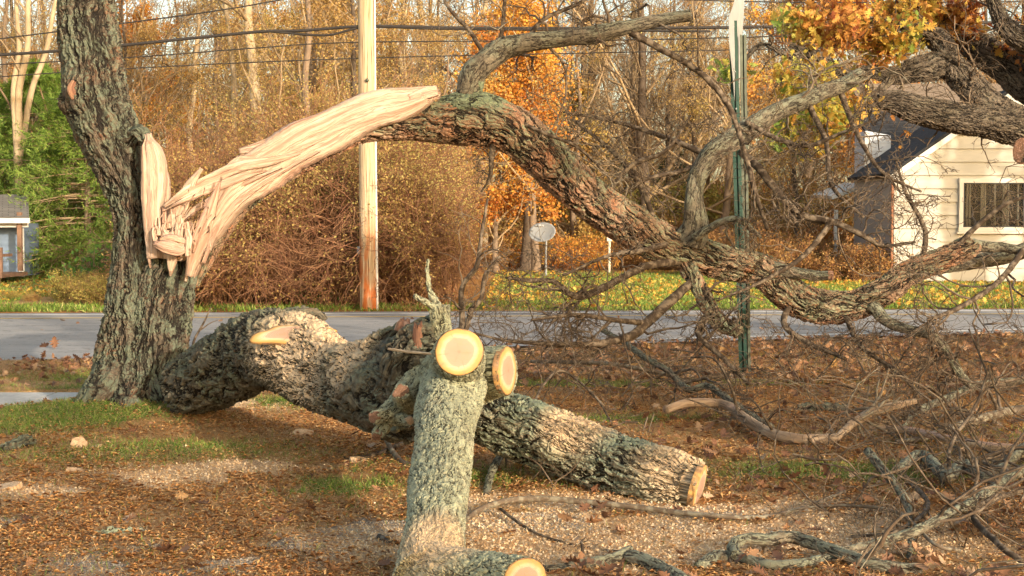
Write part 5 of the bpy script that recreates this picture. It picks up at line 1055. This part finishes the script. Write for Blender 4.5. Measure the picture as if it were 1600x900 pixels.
# shrubs
def shrub(seed, h, w, lm, nl, ns=40, lsz=.07, sm=TWBR):
    rs = np.random.RandomState(seed); K = 8; P0 = np.zeros((ns, K, 3)); P0[:, 0] = rs.randn(ns, 3)*[w*.25, w*.25, 0]; d = nrm(np.stack([rs.randn(ns)*.45, rs.randn(ns)*.45, np.ones(ns)], -1)); ln = h*rs.uniform(.6, 1.2, ns)
    for k in range(1, K):
        d = nrm(d+.12*rs.randn(ns, 3)+np.array([0, 0, -.05*k/2])); P0[:, k] = P0[:, k-1]+d*(ln/(K-1))[:, None]
    P0[..., 2] = np.maximum(P0[..., 2], .01)
    R0 = rs.uniform(.006, .012, ns)[:, None]*np.linspace(1, .4, K); l2 = grow(P0, R0, 7, .4, .8, .2, .6, 5, 0, .2, rs); l3 = grow(*l2, 4, .5, .8, .25, .7, 4, 0, .2, rs)
    d = dict(stems=mesh_data('stems', [tubes(P0, R0, 4, rs), tubes(l2[0], np.maximum(l2[1], .004), 3, rs), tubes(l3[0], np.maximum(l3[1], .0035), 3, rs)], sm))
    if nl:
        q = np.concatenate([l2[0].reshape(-1, 3), l3[0].reshape(-1, 3)]); q = q[rs.randint(0, len(q), nl)]+rs.randn(nl, 3)*.05
        d['foliage'] = mesh_data('foliage', [leaves(q, lsz, rs, 'q', 0, w=.35, val=np.clip(.5+.9*(fbm(q[:, 0]*2+seed, q[:, 2]*2)-.5)+.2*rs.randn(nl), 0, 1))], lm)
    return d
SH = [shrub(401, 1.7, 1.3, LG, 5000), shrub(402, 1.3, 1.2, LR, 3500), shrub(403, 1.5, 1.4, LGN, 7000), shrub(404, 1.2, 1.4, LO, 5000)]
sdesc = ['golden leaved shrub at the woods edge', 'tangled russet shrub at the woods edge', 'dense olive yellow shrub at the woods edge', 'orange shrub at the woods edge']
rs = np.random.RandomState(55); q_ = 0
for (x0, x1, y0, n, kk, s0) in ((110, 200, 26.5, 5, (0, 2, 0), .32), (135, 200, 28.5, 3, (2, 2), .30), (-20, 100, 27, 5, (2, 0), .11), (740, 1310, 46, 22, (1, 0, 1, 3), .75), (740, 1310, 50, 20, (1, 0, 1, 3), 1.1), (740, 1320, 55, 18, (1, 0, 1, 2, 3), 1.7), (880, 1320, 61, 14, (1, 1, 0), 2.2), (1100, 1340, 40, 6, (1, 1), .9), (1240, 1390, 36.5, 3, (1, 1), .7)):
    for q in range(n):
        pxx = lerp(x0, x1, (q+rs.rand())/n); y_ = y0+rs.uniform(-.8, .8); kd = kk[rs.randint(len(kk))]; q_ += 1
        plant(SH[kd], 'shrub', (wx(pxx, y_), y_, 0), sdesc[kd]+where(pxx, y_), 'shrub', ['golden shrubs', 'russet shrubs', 'olive shrubs', 'orange shrubs'][kd], rs.rand()*6, s0*rs.uniform(.85, 1.2))
LGR = leafmat('green_leaves', [(0, (.05, .13, .03)), (1, (.16, .30, .06))])
SG = shrub(409, .55, .35, LGR, 500, 10, .06, TWB)
for a, b, lab in ((312, 26.2, 'small bright green seedling right of the standing tree at the far roadside'), (507, 25.9, 'tiny green plant at the foot of the thicket left of the utility pole'), (150, 29, 'green leafy bush left of the standing tree')):
    plant(SG, 'green_plant', (wx(a, b), b, 0), lab, 'plant', rz=a, sc=1.9 if a == 150 else 1)

# thicket: a tangle of arching brambles and tiny leaves, one mass
rs = np.random.RandomState(88); n = 1500; K = 10
bxx = rs.uniform(255, 715, n); by = 25.6+5.5*rs.rand(n)**1.2; P0 = np.zeros((n, K, 3)); P0[:, 0, 0] = wx(bxx, by); P0[:, 0, 1] = by
hg = np.interp(bxx, [200, 280, 330, 420, 600, 700, 790], [2.7, 2.9, 3.1, 3.2, 3.5, 3.3, 2.6])*np.interp(by, [25.6, 26.6, 31], [.55, .85, 1.1])*rs.uniform(.6, 1.15, n)
d = nrm(np.stack([rs.randn(n)*.35, rs.randn(n)*.3-.1, np.ones(n)], -1))
for k in range(1, K):
    d = nrm(d+.13*rs.randn(n, 3)+np.array([0, -.03, -.035*k])); P0[:, k] = P0[:, k-1]+d*(hg*1.25/(K-1))[:, None]
P0[..., 2] = np.maximum(P0[..., 2], .0); R0 = rs.uniform(.006, .014, n)[:, None]*np.linspace(1, .4, K)
lim = lambda A: ((800+F*A[:, :, 0]/A[:, :, 1]).max(1) < 765) & ((800+F*A[:, :, 0]/A[:, :, 1]).min(1) > np.interp(A[:, :, 2].max(1), [.3, 1.2], [110, 178]))
_k = lim(P0); P0, R0 = P0[_k], R0[_k]
l2 = grow(P0, R0, 8, .36, .8, .2, .6, 6, -.02, .1, rs, zmin=.0); _k = lim(l2[0]); l2 = (l2[0][_k], l2[1][_k]); l3 = grow(*l2, 4, .5, .9, .3, .7, 4, 0, .2, rs, zmin=.0)
_k = lim(l3[0]); l3 = (l3[0][_k], l3[1][_k]); sel = rs.rand(len(l3[0])) < .8
mk('thicket', [tubes(P0, R0, 4, rs), tubes(l2[0], np.maximum(l2[1], .0045), 3, rs), tubes(l3[0][sel], np.maximum(l3[1][sel], .0038), 3, rs)], TWBR, kind='stuff', origin=False)
q = np.concatenate([l3[0].reshape(-1, 3), l2[0][:, 2:].reshape(-1, 3)]); q = q[rs.randint(0, len(q), 330000)]
qx = 800+F*q[:, 0]/q[:, 1]; dens = np.interp(q[:, 2], [.3, 1.3, 2.3, 3.2], [.12, .30, .85, 1.])
dens = np.where(qx > 590, np.maximum(dens, .65), dens)*sstep(.30, .58, fbm(q[:, 0]*1.3, q[:, 2]*1.3+q[:, 1]*.4))
q = q[rs.rand(len(q)) < dens]+0
v = np.clip(.5+1.3*(fbm(q[:, 0]*.8+4, q[:, 2]*.9)-.5)+.15*rs.randn(len(q)), 0, 1)
mk('thicket_leaves', [leaves(q+rs.randn(len(q), 3)*.06, .042, rs, 'q', 0, w=.36, val=v)], LG, kind='stuff', origin=False)

# ------------------------------------------------------------------ GROUND COVER
GRASS = leafmat('grass_blades', [(0, (.07, .12, .02)), (.5, (.16, .26, .04)), (.85, (.27, .34, .07)), (1, (.50, .42, .18))], .25)
def scatter(n, y0, y1, wgt, rs, pw=1.0, x0=-60, x1=1660):
    yy = y0+(y1-y0)*rs.rand(n)**pw; xx = wx(rs.uniform(x0, x1, n), yy); m = masks(xx, yy); k = rs.rand(n) < wgt(m, xx, yy)
    xx, yy = xx[k], yy[k]; return np.stack([xx, yy, H(xx, yy)], -1)
rs = np.random.RandomState(600)
A = scatter(560000, 5.0, 16.0, lambda m, x, y: (.02+.85*m[2]**1.3)*(1-m[0])*(y < near_edge(x)-.05)*(1-((y > 11.45) & (y < 12.5) & (x < -2.3))), rs, 1.0)
mk('grass', [leaves(A, .036, rs, 'b', 0, dirs=np.stack([rs.randn(len(A))*.8, rs.randn(len(A))*.55, np.ones(len(A))], -1), w=.045)], GRASS, kind='stuff', origin=False)
A = scatter(200000, 24.0, 44.0, lambda m, x, y: (.1+.9*m[2])*(y > far_edge(x)+.15)*((x > -.5) | (y < 26) | (x < -9.5)), rs, 1.6)
mk('lawn_grass', [leaves(A, .075, rs, 'b', 0, dirs=np.stack([rs.randn(len(A))*.5, rs.randn(len(A))*.5, np.ones(len(A))], -1), w=.10)], GRASS, kind='stuff', origin=False)
NEED = leafmat('dry_needles', [(0, (.26, .11, .04)), (.4, (.52, .26, .095)), (.75, (.68, .42, .17)), (1, (.80, .60, .34))], .1)
A = scatter(560000, 4.9, 15.5, lambda m, x, y: (1-.8*m[0])*(1-.6*m[1])*(1-.5*m[2])*(y < near_edge(x)-.05)*(1-((y > 11.45) & (y < 12.5) & (x < -2.3))), rs, 1.15)
A[:, 2] += .004+.012*rs.rand(len(A))
mk('pine_needles', [leaves(A, .036, rs, 'b', .93, w=.045, cu=.35)], NEED, kind='stuff', origin=False)
SHRED = leafmat('shredded_litter', [(0, (.18, .085, .04)), (.25, (.42, .19, .07)), (.6, (.60, .31, .115)), (.93, (.70, .43, .19)), (1, (.80, .60, .36))], .05)
A = scatter(190000, 4.9, 14.5, lambda m, x, y: (1-.93*m[0])*(1-.93*m[1])*(1-.8*m[2])*(.2+.8*sstep(.35, .6, fbm(x*2.2, y*2.2)))*(1-((y > 11.45) & (x < -2.3))), rs, 1.1)
A[:, 2] += .008+.012*rs.rand(len(A))
_h = len(A)//4
mk('leaf_crumbs', [leaves(A[:_h], .018, rs, 'q', .72, w=.26, cu=1.6), leaves(A[_h:], .030, rs, 'q', .86, w=.085, cu=2.)], SHRED, kind='stuff', origin=False)
FALL = leafmat('fallen_leaves', [(0, (.11, .055, .035)), (.4, (.24, .115, .06)), (.75, (.38, .21, .11)), (.93, (.52, .36, .23)), (1, (.52, .28, .08))], .2)
def lf(n, y0, y1, wg, sz, rs, pw=1.0, fl=.6, mat=FALL, name='fallen_leaves', **k):
    A = scatter(n, y0, y1, wg, rs, pw, **k); A[:, 2] += .012+.03*rs.rand(len(A))
    return mk(name, [leaves(A, sz, rs, 'o', fl)], mat, kind='stuff', origin=False)
lf(9000, 12.6, 19.8, lambda m, x, y: (.2+.8*m[3])*(y < near_edge(x)+.1)*(1-.85*m[2]), .075, rs, 1.0)
lf(3000, 5.6, 13, lambda m, x, y: ((x > .2+.1*(y-6))*(1-.8*m[0])*.9+.08*(1-m[0]))*(1-.8*m[2]), .072, rs, 1.2)
LY = leafmat('lawn_leaves', [(0, (.40, .16, .03)), (.5, (.58, .32, .05)), (1, (.62, .48, .12))], .2)
lf(26000, 24.3, 44, lambda m, x, y: (.15+.85*m[3])*(y > far_edge(x)+.3)*((x > -.5) | (x < -9.5)), .085, rs, 1.5, mat=LY, name='yellow_fallen_leaves')
A = scatter(60, 16, 23, lambda m, x, y: (y > near_edge(x)+.1)*1., rs); A[:, 2] = .018
mk('road_leaves', [leaves(A, .09, rs, 'o', .7)], FALL, kind='stuff', origin=False)
STN = simple('gravel_stone', (.40, .36, .31), .9, .5, 30)
A = scatter(60000, 4.9, 9, lambda m, x, y: m[1], rs); A[:, 2] += .002; n = len(A); o_ = np.array([(1, 0, 0), (-1, 0, 0), (0, 1, 0), (0, -1, 0), (0, 0, 1), (0, 0, -1)])*1.
f_ = np.array([(0, 2, 4), (2, 1, 4), (1, 3, 4), (3, 0, 4), (2, 0, 5), (1, 2, 5), (3, 1, 5), (0, 3, 5)])
Vg = A[:, None]+o_[None]*(rs.uniform(.002, .0075, (n, 1, 1))*rs.uniform(.5, 1.2, (n, 6, 1))); mk('gravel', [(Vg.reshape(-1, 3), (f_[None]+np.arange(n)[:, None, None]*6).reshape(-1, 3), {})], STN, kind='stuff', origin=False, smooth=False)
SAWD = leafmat('sawdust_flakes', [(0, (.50, .30, .14)), (.5, (.74, .53, .31)), (1, (.90, .74, .52))], .1)
A = scatter(230000, 4.9, 12, lambda m, x, y: m[0]*1., rs); A[:, 2] += .005; mk('sawdust', [leaves(A, .012, rs, 'q', .6, w=.4)], SAWD, kind='stuff', origin=False)
# single leaves one can tell apart
def oneleaf(x, y, d, size, label, seed, val, tilt, name='oak_leaf'):
    rs = np.random.RandomState(seed); c = P(x, y, d) if d else G(x, y, .01)
    v = leaves(c[None], size, rs, 'o', 0, dirs=np.array([tilt], float), val=np.array([val])); return mk(name, [v], FALL, label=label, cat='leaf')
oneleaf(86, 545, 17.0, .15, 'single upright brown oak leaf on the road left of the standing tree', 3, .35, (.1, .1, 1.))
oneleaf(60, 543, 17.2, .10, 'dark curled leaf on the road just left of the upright oak leaf', 4, .05, (1, .1, .2))
oneleaf(940, 560, 0, .22, 'large pale tan leaf leaning up behind the level branch', 7, .85, (.3, .2, 1.))
oneleaf(805, 735, 0, .16, 'orange oak leaf under the lower limb', 8, 1., (.8, .2, .8))
oneleaf(1120, 712, 0, .18, 'dark red brown oak leaf right behind the sawn end of the lower limb', 9, .12, (.2, .4, 1.))
oneleaf(765, 838, 0, .11, 'brown curled leaf on the sawdust right of the forward limb', 10, .15, (1., .2, .3))
oneleaf(905, 893, 0, .12, 'orange brown leaf standing at the bottom edge right of the lowest sawn end', 12, .55, (.3, .1, 1.))
oneleaf(1065, 655, 0, .16, 'yellow green leaf beside the left end of the peeled branch', 14, 1., (.9, .2, .7))

# ------------------------------------------------------------------ UNSEEN TREES ADDED BEHIND THE CAMERA (to shade the near lawn in the low sun)
CS = conifer(310, 10.5, 2.4, TBD, ND, 90, 60, .20)
rs = np.random.RandomState(71)
for q in range(7):
    plant(CS, 'shade_spruce', (-1+q*4.9+rs.uniform(-.4, .4), -7.5+rs.uniform(-1.2, 1.2), 0), 'tall dark unseen spruce added behind the photographer for shade', 'spruce', 'added shade spruces behind the photographer', rs.rand()*6, rs.uniform(.92, 1.05))
VB = bare_tree(240, 13, .55, TBD, TWB, 16, 0, lo=.25)
for q, (a_, b_) in enumerate(((21.5, 22), (25.5, 19.5), (29, 18))): plant(VB, 'bare_tree', (a_, b_, 0), 'tall leafless tree on the near side of the road outside the frame at the right', 'tree', 'bare trees right of the frame', q*2., 1.0)
for q in range(4):  # unseen leafless trees, added to cast branch shade
    plant(V1[1], 'bare_tree', (6+q*6.5, -16+rs.uniform(-2, 2), 0), 'unseen leafless shade tree added behind the spruce row', 'tree', 'added bare shade trees behind the photographer', rs.rand()*6, 1.15)
print('polys', sum(len(m.polygons) for m in bpy.data.meshes))
